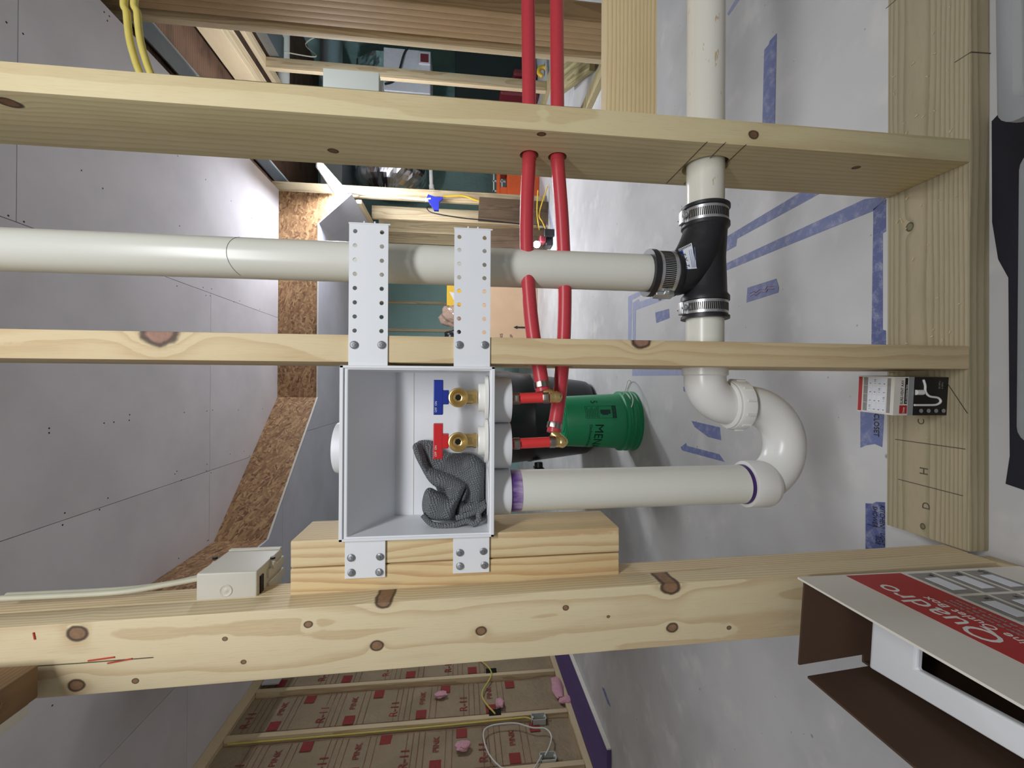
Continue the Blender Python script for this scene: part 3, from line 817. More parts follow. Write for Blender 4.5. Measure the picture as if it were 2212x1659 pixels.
# ---------------------------------------------------------------- shut-off valves
def valve(xc, col, label, vy=.652):
    zb = .8285
    t = thing('shutoff_valve', label, 'valve', (xc, vy, zb))
    zc_ = (-0.020801, 0.652, 0.87303)[2]
    m1 = MB().rev((xc, vy, zb + .0005), (xc, vy, zb + .04), [(0, .0330), (.004, .0330), (.005, .0315)], 40)
    m1.obj('flange', M['nut_plastic'], t, True)
    MB().rev((xc, vy, zb + .005), (xc, vy, zb + .04), [(0, .0215), (.008, .0215), (.010, .0205)], 36).obj('lock_nut', M['nut_plastic'], t, True)
    z1 = (-0.020743, 0.652, 0.84123)[2] - .001
    MB().rev((xc, vy, zb + .009), (xc, vy, z1 + .02), [(0, .0098), (z1 - zb - .009 + .004, .0098)], 24).obj('stem', M['brass'], t, True)
    za, zb2 = (-0.02075, 0.652, 0.84539)[2], (-0.02076, 0.652, 0.8506)[2]
    MB().rev((xc, vy, za), (xc, vy, zb2), [(0, .0115), (.0006, .0122), (zb2 - za - .0006, .0122), (zb2 - za, .0115)], 6).obj('hex_collar', M['brass'], t)
    MB().rev((xc, vy, zb2), (xc, vy, zc_), [(0, .0102), (.004, .0106), (zc_ - zb2, .0112)], 24).obj('neck', M['brass'], t, True)
    # ball housing and the hose outlet facing the room
    MB().rev((xc, vy + .016, zc_), (xc, vy - .03, zc_), [(0, .006), (.004, .0118), (.024, .0128), (.030, .0128), (.0305, .0144), (.0335, .0144), (.0352, .0137), (.0356, .0122), (.034, .0112), (.0322, .0085), (.031, .0080), (.029, .0048)], 40).obj('hose_outlet', M['brass'], t, True)
    MB().rev((xc, vy - .010, zc_), (xc, vy - .02, zc_), [(0, .0046), (.0035, .0046)], 6).obj('hex_socket', M['dark_metal'], t)
    hz0, hz1, hz2 = (-0.020827, 0.652, 0.88743)[2], (-0.020842, 0.652, 0.89562)[2], (-0.020867, 0.652, 0.90923)[2]
    hb_ = MB().box((xc - .0258, vy - .009, hz1 - .0002), (xc + .0258, vy + .009, hz2), .0012, 2)
    hb_.box((xc - .0105, vy - .0085, hz0 - .0005), (xc + .0105, vy + .0085, hz1 + .001), .0012, 2)
    hb_.obj('handle', M[col], t)
    for k in range(7):
        pass
    text('lettering', 'OFF  ON', .0042, (xc - .022, vy - .0092, hz2 - .0052), (1, 0, 0), (0, 0, 1), M['print_white'], t)
    return t
valve((-0.018091, 0.63, 0.87285)[0], 'blue_plastic', 'brass shut-off valve with blue T handle in the white outlet box')
valve((-0.082989, 0.63, 0.87313)[0], 'red_plastic', 'brass shut-off valve with red T handle above the grey cloth')

# ---------------------------------------------------------------- grey knitted cloth lying in the box
def smooth_poly(pts, n=6):
    P = [Vector(p) for p in pts]; out = []
    N = len(P)
    for i in range(N):
        p0, p1, p2, p3 = P[i - 1], P[i], P[(i + 1) % N], P[(i + 2) % N]
        for k in range(n):
            t = k / n
            out.append(.5 * ((2 * p1) + (p2 - p0) * t + (2 * p0 - 5 * p1 + 4 * p2 - p3) * t * t + (3 * p1 - p0 - 3 * p2 + p3) * t ** 3))
    return out
def cushion(mb, pts, y0, th, edge, fn=None, cell=.0014):
    poly = smooth_poly(pts); y = [(p[0], p[2]) for p in poly]
    n = len(y)
    def inside(a, b):
        c = False; j = n - 1
        for i in range(n):
            if (y[i][1] > b) != (y[j][1] > b) and a < (y[j][0] - y[i][0]) * (b - y[i][1]) / (y[j][1] - y[i][1]) + y[i][0]: c = not c
            j = i
        return c
    def near(a, b):
        best = (9, a, b)
        for i in range(n):
            ax, az = y[i]; bx_, bz = y[(i + 1) % n]; dx, dz = bx_ - ax, bz - az
            L = dx * dx + dz * dz or 1e-12
            t = max(0, min(1, ((a - ax) * dx + (b - az) * dz) / L)); qx, qz = ax + dx * t, az + dz * t
            d = math.hypot(a - qx, b - qz)
            if d < best[0]: best = (d, qx, qz)
        return best
    x0 = min(p[0] for p in y); x1 = max(p[0] for p in y); z0 = min(p[1] for p in y); z1 = max(p[1] for p in y)
    nx = int((x1 - x0) / cell) + 2; nz = int((z1 - z0) / cell) + 2
    ok = [[inside(x0 + (i + .5) * cell, z0 + (j + .5) * cell) for j in range(nz)] for i in range(nx)]
    idx = {}; vs = []; fs = []
    def vert(i, j):
        if (i, j) in idx: return idx[(i, j)]
        a, b = x0 + i * cell, z0 + j * cell
        d, qx, qz = near(a, b); full = all(0 <= ii < nx and 0 <= jj < nz and ok[ii][jj] for ii in (i - 1, i) for jj in (j - 1, j))
        if not full: a, b, d = qx, qz, 0
        k = min(1, d / edge); h = math.sqrt(max(0, 1 - (1 - k) ** 2))
        yy = y0 - th * h + (fn(a, b) * k if fn else 0)
        idx[(i, j)] = len(vs); vs.append((a, yy, b)); vs.append((a, y0 + .001, b)); return idx[(i, j)]
    for i in range(nx):
        for j in range(nz):
            if ok[i][j]:
                q = [vert(i, j), vert(i + 1, j), vert(i + 1, j + 1), vert(i, j + 1)]
                fs.append(tuple(q)); fs.append(tuple(v + 1 for v in reversed(q)))
    mb.add(vs, fs)
tw = MB()
def fo(a, b): return .004 * noise.noise((a * 28, b * 22, .3)) + .0016 * noise.noise((a * 90, b * 80, 2))
cushion(tw, [(-0.0918, 0.68, 0.93879), (-0.089927, 0.68, 0.91133), (-0.1059, 0.68, 0.89563), (-0.10903, 0.68, 0.87635), (-0.11, 0.68, 0.85695), (-0.11454, 0.68, 0.8432), (-0.12925, 0.68, 0.83078), (-0.16559, 0.68, 0.83058), (-0.20337, 0.68, 0.83036), (-0.20735, 0.68, 0.84339), (-0.21176, 0.68, 0.86499), (-0.20011, 0.68, 0.89365), (-0.16385, 0.68, 0.90806), (-0.1277, 0.68, 0.92593)], .700, .022, .016, fo)
def fo2(a, b): return .003 * noise.noise((a * 40, b * 30, 5.3)) + .0012 * noise.noise((a * 90, b * 80, 7))
cushion(tw, [(-0.093904, 0.665, 0.94266), (-0.089817, 0.665, 0.93309), (-0.10742, 0.665, 0.92267), (-0.12359, 0.665, 0.91775), (-0.13083, 0.665, 0.90387), (-0.13965, 0.665, 0.88295), (-0.15064, 0.665, 0.86256), (-0.16265, 0.665, 0.86249), (-0.18224, 0.665, 0.8701), (-0.2046, 0.665, 0.87767), (-0.20501, 0.665, 0.88745), (-0.18168, 0.665, 0.89176), (-0.16196, 0.665, 0.89327), (-0.15743, 0.665, 0.90718), (-0.14596, 0.665, 0.91968), (-0.12618, 0.665, 0.93081), (-0.10929, 0.665, 0.93915)], .682, .024, .012, fo2)
def fo3(a, b): return .0025 * noise.noise((a * 40, b * 40, 9.3))
cushion(tw, [(-0.17802, 0.655, 0.92683), (-0.1616, 0.655, 0.92286), (-0.15625, 0.655, 0.91542), (-0.16205, 0.655, 0.90313), (-0.17074, 0.655, 0.88733), (-0.1696, 0.655, 0.87702), (-0.1725, 0.655, 0.87217), (-0.18906, 0.655, 0.87621), (-0.20284, 0.655, 0.87958), (-0.20501, 0.655, 0.89945), (-0.20173, 0.655, 0.91651), (-0.19183, 0.655, 0.92539)], .668, .022, .012, fo3)
def fo4(a, b): return .002 * noise.noise((a * 60, b * 60, 3.3))
cushion(tw, [(-0.16283, 0.66, 0.86252), (-0.15872, 0.66, 0.85835), (-0.17549, 0.66, 0.86105), (-0.1824, 0.66, 0.8652), (-0.18173, 0.66, 0.83718), (-0.17907, 0.66, 0.83085), (-0.19459, 0.66, 0.83076), (-0.20104, 0.66, 0.85111), (-0.20462, 0.66, 0.87203), (-0.19054, 0.66, 0.87489), (-0.17669, 0.66, 0.86941)], .676, .016, .010, fo4)
two = tw.obj('cloth', M['towel'], None, True)
tag(two, 'crumpled dark grey knitted cloth lying in the bottom of the outlet box', 'cloth')
hem = [(-0.19116, 0.648, 0.92409), (-0.20283, 0.645, 0.91239), (-0.20747, 0.643, 0.89547), (-0.20664, 0.643, 0.87863), (-0.20292, 0.645, 0.8651), (-0.2018, 0.645, 0.85692), (-0.20521, 0.642, 0.84877), (-0.19951, 0.645, 0.84186), (-0.19194, 0.652, 0.84164), (-0.18384, 0.662, 0.83142)]
MB().tube(spline(hem, 8), .0042, 10).obj('hem', M['towel'], two, True)
MB().tube(spline([(-0.19805, 0.648, 0.87537), (-0.19433, 0.648, 0.86172), (-0.1917, 0.652, 0.84996), (-0.1874, 0.66, 0.83574)], 8), .0045, 10).obj('hem', M['towel'], two, True)

# ---------------------------------------------------------------- white drain pipes
R_ = .0302
SX = -.163; SY = .676
sp = thing('standpipe', 'white PVC standpipe hanging from the outlet box down to the trap', 'pipe', (SX, SY, .39))
MB().cyl((SX, SY - .009, .828), (SX, SY, .385), R_ + .0015, n=44).obj('pipe', M['pvc'], sp, True)
MB().rev((SX, SY - .0088, .7935), (SX, SY - .008, .775), [(0, R_ + .0020), (.012, R_ + .0020), (.016, R_ + .0017)], 44).obj('primer_band', M['primer'], sp, True)
MB().rev((SX, SY - .0003, .404), (SX, SY, .393), [(0, R_ + .0019), (.006, R_ + .0024)], 44).obj('primer_band', M['primer_dark'], sp, True)
tp = thing('p_trap', 'white glossy U shaped trap joined by slip nut to elbow', 'trap', (-.1, SY, .275))
NX, NY = -.031, .690
zb_ = .3845
path = [(SX, SY, .399 - .012), (SX, SY, zb_)]
cx_ = (SX + NX) / 2; rr_ = (NX - SX) / 2
for k in range(1, 24):
    a = PI + PI * k / 24
    path.append((cx_ + rr_ * math.cos(a), SY + (NY - SY) * k / 24, zb_ + rr_ * math.sin(a)))
path += [(NX, NY, zb_), (NX, NY, .397)]
MB().tube(path, .0325, 40).obj('u_bend', M['pvc_fit'], tp, True)
MB().rev((SX, SY, .397), (SX, SY, .348), [(-.0, .0322), (0, .0378), (.002, .0385), (.036, .0385), (.040, .0372), (.046, .034)], 44).obj('hub', M['pvc_fit'], tp, True)
nut = MB().rev((NX, NY, .391), (NX, NY, .417), [(0, .038), (.002, .0425), (.020, .0425), (.024, .0405), (.026, .036)], 48)
for k in range(12):
    a = 2 * PI * k / 12 + .2
    c_ = Vector((NX + .0425 * math.cos(a), NY + .0425 * math.sin(a), 0)); t2 = Vector((-math.sin(a), math.cos(a), 0)) * .0016; n2 = Vector((math.cos(a), math.sin(a), 0)) * .0022
    nut.prism([(c_ - t2 + Vector((0, 0, .395))), (c_ + t2 + Vector((0, 0, .395))), (c_ + t2 + Vector((0, 0, .410))), (c_ - t2 + Vector((0, 0, .410)))], n2)
nut.obj('slip_nut', M['pvc_fit'], tp, True)
el = [(NX, NY, .409)]
for k in range(0, 19):
    a = PI + -PI / 2 * k / 18
    el.append((NX + .046 + .046 * math.cos(a), NY, pz - .046 + .046 * math.sin(a)))
el += [(.027, NY, pz)]
MB().tube(el, .0335, 40).obj('elbow', M['pvc_fit'], tp, True)
MB().rev((NX, NY, .421), (NX, NY, .414), [(0, .0345), (.002, .0395), (.006, .0395)], 40).obj('elbow_bead', M['pvc_fit'], tp, True)
MB().rev((.018, NY, pz), (.035, NY, pz), [(0, .0345), (.002, .0368), (.034, .0368)], 40).obj('elbow_hub', M['pvc_fit'], tp, True)
ap = MB().cyl((.022, PIPE_Y, pz), (.140, PIPE_Y, pz), R_, n=44).obj('drain_pipe', M['pvc'], None, True)
tag(ap, 'short white drain pipe through the bracket stud, between trap and black coupling', 'pipe')
dp = MB().cyl((.290, PIPE_Y, pz), (1.55, PIPE_Y, pz), R_, n=44).obj('drain_pipe', M['pvc_old'], None, True)
tag(dp, 'long scuffed white drain pipe running level through the drilled stud', 'pipe')
VX = .1885
vp = MB().cyl((VX, PIPE_Y, (0.19653, 0.69, 0.55397)[2] - .02), (VX - .0, PIPE_Y, 2.30), R_, n=44).obj('vent_pipe', M['pvc'], None, True)
tag(vp, 'upright white vent pipe rising from the black coupling behind the bracket arms', 'pipe')
lp = []
for k in range(13):
    a = -PI / 2 - 1.2 + 2.4 * k / 12
    lp.append((VX + (R_ + .0002) * math.cos(a), PIPE_Y + (R_ + .0002) * math.sin(a), (0.17849, 0.66, 1.1933)[2] + .010 * math.sin(k / 12 * 3)))
MB().tube(lp, .00045, 5).obj('pencil_line', M['carton_grey'], vp)

# black rubber wye coupling
tc = thing('rubber_coupling', 'black rubber wye coupling with steel clamps joining three white pipes', 'coupling', (.2, PIPE_Y, pz))
xl, xr = (0.11363, 0.69, 0.45929)[0], (0.30364, 0.69, 0.46009)[0]
def xat(py): return (-0.12938, 0.69, 0.45827)[0] + (1000 - py) * ((0.65615, 0.69, 0.46158)[0] - (-0.12938, 0.69, 0.45827)[0]) / 1000
body = MB().rev((xl, PIPE_Y, pz), (xr, PIPE_Y, pz), [(0, R_), (0, .0385), (.0045, .0385), (.0050, .0348), (xat(653) - xl, .0348), (xat(653) - xl + .0005, .0385), (xat(647) - xl + .003, .0385), (xat(640) - xl + .003, .0345),
    (xat(560) - xl, .0322), (xat(500) - xl, .0345), (xat(494) - xl, .0385), (xat(487) - xl, .0385), (xat(486) - xl, .0348), (xat(457) - xl, .0348), (xat(456) - xl, .0388), (xr - xl - .001, .0388), (xr - xl, .0375), (xr - xl, R_)], 48)
body.obj('body', M['rubber'], tc, True)
zq = lambda px: 0
zE = (0.19621, 0.69, 0.56285)[2]; zE2 = (0.19656, 0.69, 0.55316)[2]; zE3 = (0.19768, 0.69, 0.5223)[2]; zE4 = (0.19795, 0.69, 0.51495)[2]
br = [(VX, PIPE_Y, zE4 + .004), (VX, PIPE_Y, zE4 - .006)]
for k in range(1, 13):
    a = k / 12
    br.append((VX + .094 * (1 - math.cos(a * PI / 2)) ** .82, PIPE_Y - .001, (zE4 - .006) - (zE4 - .006 - pz) * math.sin(a * PI / 2)))
MB().tube(br, [.0352] * 3 + [.0352 + .0022 * math.sin(PI * k / 10) - .003 * k / 10 for k in range(11)], 44).obj('branch', M['rubber'], tc, True)
MB().rev((VX, PIPE_Y, zE), (VX, PIPE_Y, zE4 - .01), [(0, R_), (0, .0388), (zE - zE2, .0388), (zE - zE2 + .0003, .0350), (zE - zE3, .0350), (zE - zE3 + .0003, .0375), (zE - zE4 + .001, .0375), (zE - zE4 + .004, .0352)], 48).obj('branch_collar', M['rubber'], tc, True)
def clamp(p0, p1, r, screw_dir, along):
    # band + slots + worm housing; screw_dir = radial direction of the housing
    p0 = Vector(p0); p1 = Vector(p1); ax = (p1 - p0).normalized(); w = (p1 - p0).length; mid = (p0 + p1) / 2
    b = MB().rev(p0, p1, [(0, r), (0, r + .0012), (w, r + .0012), (w, r)], 56)
    band = b.obj('clamp_band', M['steel'], tc, True)
    sd = Vector(screw_dir).normalized(); sd = (sd - ax * sd.dot(ax)).normalized(); tg = ax.cross(sd)
    sl = MB()
    a0 = math.radians(26)
    for k in range(30):
        a = a0 + k * math.radians(4.9)
        for sgn in (1, -1):
            n_ = sd * math.cos(a) + tg * math.sin(a) * sgn; t_2 = ax.cross(n_)
            c = mid + n_ * (r + .0011)
            h = t_2 * .00058; L = ax * (w * .30) + t_2 * .0006
            sl.prism([c - h * 1.5 - L, c + h * 1.5 - L, c + h * 1.5 + L, c - h * 1.5 + L], n_ * .0003)

    stuff(sl.obj('clamp_slot', M['dark_metal'], band))
    c = mid + sd * (r + .0012)
    Mx = Matrix((tuple(tg) + (0,), tuple(ax) + (0,), tuple(sd) + (0,), (0, 0, 0, 1))).transposed(); Mx.translation = c
    hs = MB().box((-.0085, -w * .52, -.0005), (.0085, w * .52, .0062), .0022, 3, M=Mx)
    hs.obj('screw_housing', M['steel'], band, True)
    s2 = MB().rev(c + sd * .0034 + tg * .008, c + sd * .0034 + tg * .02, [(0, .0034), (.004, .0034), (.0042, .0046), (.0085, .0046), (.009, .0036), (.0088, .0012), (.0075, .0012)], 8)
    s2.rev(c + sd * .0034 - tg * .008, c + sd * .0034 - tg * .02, [(0, .003), (.006, .0026)], 10)
    s2.obj('clamp_screw', M['steel'], band, True)
clamp((xat(486), PIPE_Y, pz), (xat(457.5), PIPE_Y, pz), .0349, (0, .12, .99), -1)
clamp((xat(681), PIPE_Y, pz), (xat(654), PIPE_Y, pz), .0349, (0, .12, .99), -1)
clamp((VX, PIPE_Y, zE3), (VX, PIPE_Y, zE2), .0351, (-.97, -.22, 0), 1)
# printed sticker wrapped on the branch
def on_branch(px_, py_): return None
st = MB(); nst = 10
sc0 = [(0.2186, 0.653, 0.52622), (0.2291, 0.653, 0.50523), (0.21245, 0.653, 0.49576), (0.18941, 0.653, 0.49723), (0.18725, 0.653, 0.51598)]
BVH = None
from mathutils.bvhtree import BVHTree
bro = [c for c in tc.children if c.name.startswith('branch') and 'collar' not in c.name][0]
off_ = tc.location + bro.location
BVH = BVHTree.FromPolygons([v.co + off_ for v in bro.data.vertices], [tuple(p.vertices) for p in bro.data.polygons])
EYE = Vector((0, 0, 0.8673))
def on_surface(p, lift=.0005, fallback=.655):
    # nearest point on the branch, lifted off along its normal
    q, n_, i_, d_ = BVH.ray_cast(EYE, (Vector(p) - EYE).normalized())
    if q is None: q, n_, i_, d_ = BVH.find_nearest(Vector(p))
    if n_.y > 0: n_ = -n_
    return q + n_ * lift
def decal(corners, m, lift, nu=10, nv=8, name='sticker', parent=None):
    a, b, c, d = [Vector(p) for p in corners]; vs = []; fs = []
    for j in range(nv + 1):
        for i in range(nu + 1):
            u, v = i / nu, j / nv
            vs.append(on_surface((a * (1 - u) + b * u) * (1 - v) + (d * (1 - u) + c * u) * v, lift))
    for j in range(nv):
        for i in range(nu):
            q = j * (nu + 1) + i; fs.append((q, q + 1, q + nu + 2, q + nu + 1))
    return link(name, vs, fs, m, parent, True)
lab = decal([(0.21853, 0.655, 0.52518), (0.22983, 0.655, 0.50334), (0.1893, 0.655, 0.49453), (0.18711, 0.655, 0.51412)], M['sticker'], .0006, 16, 16, name='sticker', parent=tc)
decal([(0.21412, 0.655, 0.52438), (0.21734, 0.655, 0.51815), (0.18725, 0.655, 0.51021), (0.18672, 0.655, 0.51451)], M['sticker_blue'], .0012, 6, 16, 'blue_stripe', lab)
for k in range(9):
    a_ = k / 9; b_ = (k + .5) / 9
    p0 = Vector((0.21784, 0.655, 0.52401)).lerp(Vector((0.22831, 0.655, 0.50412)), a_); p1 = Vector((0.21784, 0.655, 0.52401)).lerp(Vector((0.22831, 0.655, 0.50412)), b_)
    q0 = Vector((0.21529, 0.655, 0.52283)).lerp(Vector((0.22539, 0.655, 0.50293)), b_); q1 = Vector((0.21529, 0.655, 0.52283)).lerp(Vector((0.22539, 0.655, 0.50293)), a_)
    decal([p0, p1, q0, q1], M['ink'], .0013, 2, 2, 'barcode_bar', lab)
for k in range(4):
    p0 = Vector((0.21776, 0.655, 0.50799)).lerp(Vector((0.2226, 0.655, 0.4986)), k / 3.0); p1 = Vector((0.19047, 0.655, 0.50317)).lerp(Vector((0.19146, 0.655, 0.4965)), k / 3.0)
    dx_ = Vector((0, 0, -.0008))
    decal([p0, p0 + dx_, p1 + dx_, p1], M['sticker_txt'], .0013, 2, 14, 'text_line', lab)
def label_text(body, size, p, right, up, m):
    t = text('lettering', body, size, p, right, up, m, lab, .0001)
    base = lab.location + tc.location + t.location
    for v in t.data.vertices:
        w_ = v.co + base; v.co = on_surface(w_, .0018) - base
    return t
label_text('2" X 2"', .0085, (0.19107, 0.655, 0.50709), Vector((0.21376, 0.655, 0.51501)) - Vector((0.19107, 0.655, 0.50709)), (-.25, 0, 1), M['ink'])
label_text('PlumbQwik', .0048, (0.18795, 0.655, 0.51138), Vector((0.21212, 0.655, 0.51891)) - Vector((0.18795, 0.655, 0.51138)), (-.25, 0, 1), M['print_white'])

# ---------------------------------------------------------------- red water lines
RB = .0111
def crimp(p0, p1, r, parent, nm='crimp_ring'):
    p0 = Vector(p0); p1 = Vector(p1); d = (p1 - p0).normalized(); mid = (p0 + p1) / 2
    mb = MB().rev(mid - d * .0045, mid + d * .0045, [(0, r), (0, r + .0011), (.009, r + .0011), (.009, r)], 28)
    n_ = Vector((0, -1, .5)); n_ = (n_ - d * n_.dot(d)).normalized(); t2 = d.cross(n_)
    Mx = Matrix((tuple(t2) + (0,), tuple(d) + (0,), tuple(n_) + (0,), (0, 0, 0, 1))).transposed(); Mx.translation = mid + n_ * (r + .0008)
    mb.box((-.0045, -.0045, 0), (.0045, .0045, .0028), .0008, 2, M=Mx)
    return mb.obj(nm, M['clamp_copper'], parent, True)
def pex(pts, r, m, label, grp=None):
    t = thing('water_pipe', label, 'pipe', pts[-1], grp)
    MB().tube(spline(pts, 8), r, 24).obj('tube', M[m], t, True)
    return t
pA = [(1.5, .70, px1[2] + .010), (.9, .695, px1[2] + .006), (.41, px1[1], px1[2]), (.372, px1[1], px1[2]), (0.28031, 0.685, 0.76609), (0.2156, 0.68, 0.76649), (0.14036, 0.672, 0.76361), (0.077532, 0.663, 0.75813), (0.026973, 0.655, 0.74982), (-0.0091744, 0.648, 0.74517)]
t = pex(pA, RB, 'pex', 'upper red plastic water pipe bending to the blue handled valve')
crimp((0.0077425, 0.651, 0.74757), (-0.0063608, 0.648, 0.7459), RB, t)
pB = [(1.5, .70, px2[2] + .008), (.9, .695, px2[2] + .004), (.41, px2[1], px2[2]), (.372, px2[1], px2[2]), (0.28153, 0.69, 0.70817), (0.20618, 0.69, 0.70393), (0.1454, 0.688, 0.70256), (0.078903, 0.686, 0.70423), (0.028456, 0.682, 0.70796), (-0.02342, 0.674, 0.71482), (-0.07372, 0.664, 0.72493)]
t = pex(pB, RB, 'pex', 'lower red plastic water pipe bending to the red handled valve')
crimp((-0.055985, 0.668, 0.7212), (-0.070209, 0.665, 0.72473), RB, t)
RS = .0080
def riser(yA, p_top, p_bot, label, x):
    t = pex([p_top, ((p_top[0] + p_bot[0]) / 2, p_top[1] * .5 + p_bot[1] * .5, (p_top[2] + p_bot[2]) / 2), p_bot], RS, 'pex_bright', label)
    a, b = Vector(p_top), Vector(p_bot); d = (b - a)
    crimp(a + d * .06, a + d * .22, RS, t); crimp(b - d * .20, b - d * .04, RS, t)
    MB().cyl(a - d.normalized() * .022, a, .0055, n=16).obj('brass_stub', M['brass'], t, True)
    return t
riser(0, (-0.019953, 0.652, 0.79356), (-0.017378, 0.64, 0.73461), 'short red riser hanging from the box under the blue handled valve', 0)
riser(0, (-0.088748, 0.652, 0.7953), (-0.085677, 0.65, 0.72136), 'short red riser hanging from the box under the red handled valve', 0)
def elbow(pc_, pa, pb, label):
    pc_, pa, pb = Vector(pc_), Vector(pa), Vector(pb)
    mb = MB().tube(spline([pa, pa * .4 + pc_ * .6, pb * .4 + pc_ * .6, pb], 6), [.0086] * 19, 20)
    mb.rev(pc_ + (pc_ - pb).normalized() * .010, pb, [(0, .003), (.0015, .0066), (.005, .0086), (.012, .0090)], 20)
    tag(mb.obj('brass_elbow', M['brass'], None, True), label, 'fitting')
elbow((-0.016664, 0.64, 0.72752), (-0.017385, 0.64, 0.73744), (-0.010545, 0.646, 0.74412), 'brass elbow joining the upper red pipe to its riser')
elbow((-0.085016, 0.65, 0.7163), (-0.085643, 0.65, 0.72497), (-0.075427, 0.66, 0.7265), 'brass elbow joining the lower red pipe to its riser')

# ---------------------------------------------------------------- electrical boxes and cables near the wall
jb = thing('junction_box', 'beige plastic electrical box fixed to the stud left of the filler blocks', 'electrical box', (-.265, .66, 1.2))
zt1, zt0 = (-0.25395, 0.622, 1.2184)[2], (-0.25295, 0.622, 1.1421)[2]
MB().box((-.318, .622, zt0), (-.2535, .706, zt1), .0022, 3).obj('body', M['beige_box'], jb, True)
MB().box((-.254, .700, zt0 + .001), (-.2515, .708, zt1 - .001), .0008, 1).obj('rim', M['beige_box'], jb)
kc = (-0.27774, 0.6215, 1.181)
MB().rev((kc[0], .6232, kc[2]), (kc[0], .60, kc[2]), [(0, .0080), (.0018, .0080), (.0022, .0074), (.0016, .0066), (.0016, .003), (.002, .0024)], 28).obj('knockout', M['beige_box'], jb, True)
for dz, y in ((zt1, .672), (zt0, .664)):
    s_ = 1 if dz == zt1 else -1
    MB().cyl((-.262, y, dz - s_ * .002), (-.262, y, dz + s_ * .006), .0050, n=16).obj('screw_boss', M['beige_box'], jb, True)
    MB().cyl((-.2535, y, dz + s_ * .003), (-.2505, y, dz + s_ * .003), .0034, n=14).obj('cover_screw', M['dark_metal'], jb, True)
MB().box((-.300, .630, zt0 - .0015), (-.264, .640, zt0 + .001), .0004).obj('cable_slot', M['dark_metal'], jb)
for k in range(2):
    MB().box((-.276 - .018 * k, .652, zt0 - .004), (-.264 - .018 * k, .704, zt0 + .001), .001).obj('side_rib', M['beige_box'], jb)
def cable(name, pts, r, m, label, cat='cable', n=10, seg=8, group=None):
    o = MB().tube(spline(pts, seg), r, n).obj(name, M[m], None, True)
    return tag(o, label, cat, group)
for k, dy in enumerate((0, .008)):
    cable('cable', [(-.272, .655 + dy, zt1 - .005), (-.273, .654 + dy, zt1 + .01), (-.276 - .002 * k, .645 + dy, zt1 + .05), (-.279, .634 + dy, zt1 + .11), (-.2785, .631 + dy, zt1 + .24)], .0036, 'beige_cable', ('beige cable entering the beige box nearest the camera', 'second beige cable entering the beige box behind the first')[k])
sw = thing('switch_box', 'pale grey electrical box on the far side of the drilled stud', 'electrical box', (.43, .63, 1.02))
za, zb = (0.4261, 0.632, 0.98345)[2], (0.42411, 0.632, 1.0606)[2]
MB().box((.4108, .632, za), (.4330, .70, zb), .0015, 2).obj('body', M['grey_box'], sw, True)
MB().box((.4104, .6205, za + .002), (.4365, .633, zb), .0012, 2).obj('front_lip', M['grey_box'], sw, True)
cable('cable', [(.421, .66, zb - .004), (.418, .665, zb + .02), (.4155, .672, zb + .05), (.4148, .68, zb + .16)], .0034, 'yellow_cable', 'yellow cable entering the pale grey box from above')
cable('cable', [(.80, .69, 1.32), (0.57992, 0.69, 1.3585), (0.53942, 0.69, 1.3569), (0.50253, 0.69, 1.3529), (0.47272, 0.69, 1.3453), (0.45297, 0.69, 1.3383), (0.43328, 0.69, 1.3301), (0.40021, 0.69, 1.318)], .0048, 'yellow_cable', 'yellow electrical cable at top left, the upper of two')
cable('cable', [(.80, .69, 1.30), (0.58151, 0.69, 1.3443), (0.54089, 0.69, 1.3427), (0.50391, 0.69, 1.3387), (0.47403, 0.69, 1.331), (0.45423, 0.69, 1.324), (0.43449, 0.69, 1.3157), (0.40134, 0.69, 1.3036)], .0048, 'yellow_cable', 'yellow electrical cable at top left, the lower of two')

# ---------------------------------------------------------------- small vent carton standing on the plate
ct = thing('small_carton', 'small black and white valve carton standing on the floor plate', 'carton', (-.013, .69, .0381))
fx0, fx1, fz0, fz1 = -.0455, .0200, .0384, .1415
fy, by = .653, .720
ang = math.radians(-3)
def R2(x, y, z):
    cx, cy = -.013, .687; dx, dy = x - cx, y - cy
    return (cx + dx * math.cos(ang) - dy * math.sin(ang), cy + dx * math.sin(ang) + dy * math.cos(ang), z)
def rbox(a, b, name, m, parent):
    v = [R2(x, y, z) for x in (a[0], b[0]) for y in (a[1], b[1]) for z in (a[2], b[2])]
    f = [(0, 1, 3, 2), (4, 6, 7, 5), (0, 4, 5, 1), (2, 3, 7, 6), (0, 2, 6, 4), (1, 5, 7, 3)]
    return MB().add(v, f).obj(name, M[m], parent)
rbox((fx0, fy, fz0), (fx1, by, fz1), 'body', 'carton_white', ct)
e_ = .0003
zs1 = fz1 - (fz1 - fz0) * .26
zs2 = fz1 - (fz1 - fz0) * .36
rbox((fx0, fy - e_, fz0), (fx1, fy, zs2), 'black_panel', 'carton_black', ct)
rbox((fx0, fy - e_, zs2), (fx1, fy, zs1), 'silver_band', 'carton_silver', ct)
rbox((fx0 + .003, fy - 2 * e_, zs1 + .0015), (fx0 + .017, fy, zs1 + .0155), 'red_logo', 'carton_red', ct)
rbox((fx0 + .0195, fy - 2 * e_, zs1 + .002), (fx1 - .002, fy, zs1 + .0068), 'black_strip', 'carton_black', ct)
xd = Vector(R2(1, 0, 0)) - Vector(R2(0, 0, 0))
def ctext(body, size, x, z, m, yo=3, sx=1.0): text('lettering', body, size, R2(x, fy - yo * e_, z), xd, (0, 0, 1), M[m], ct, .0001, sx=sx)
ctext('SURE-VENT AAV', .0072, fx0 + .0188, zs1 + .0095, 'ink', 1.5, .78)
ctext('Oatey', .0052, fx0 + .0035, zs1 + .0066, 'print_white', 3, .82)
ctext('Air Admittance Valve', .0036, fx0 + .021, zs1 + .0032, 'print_white', 3)
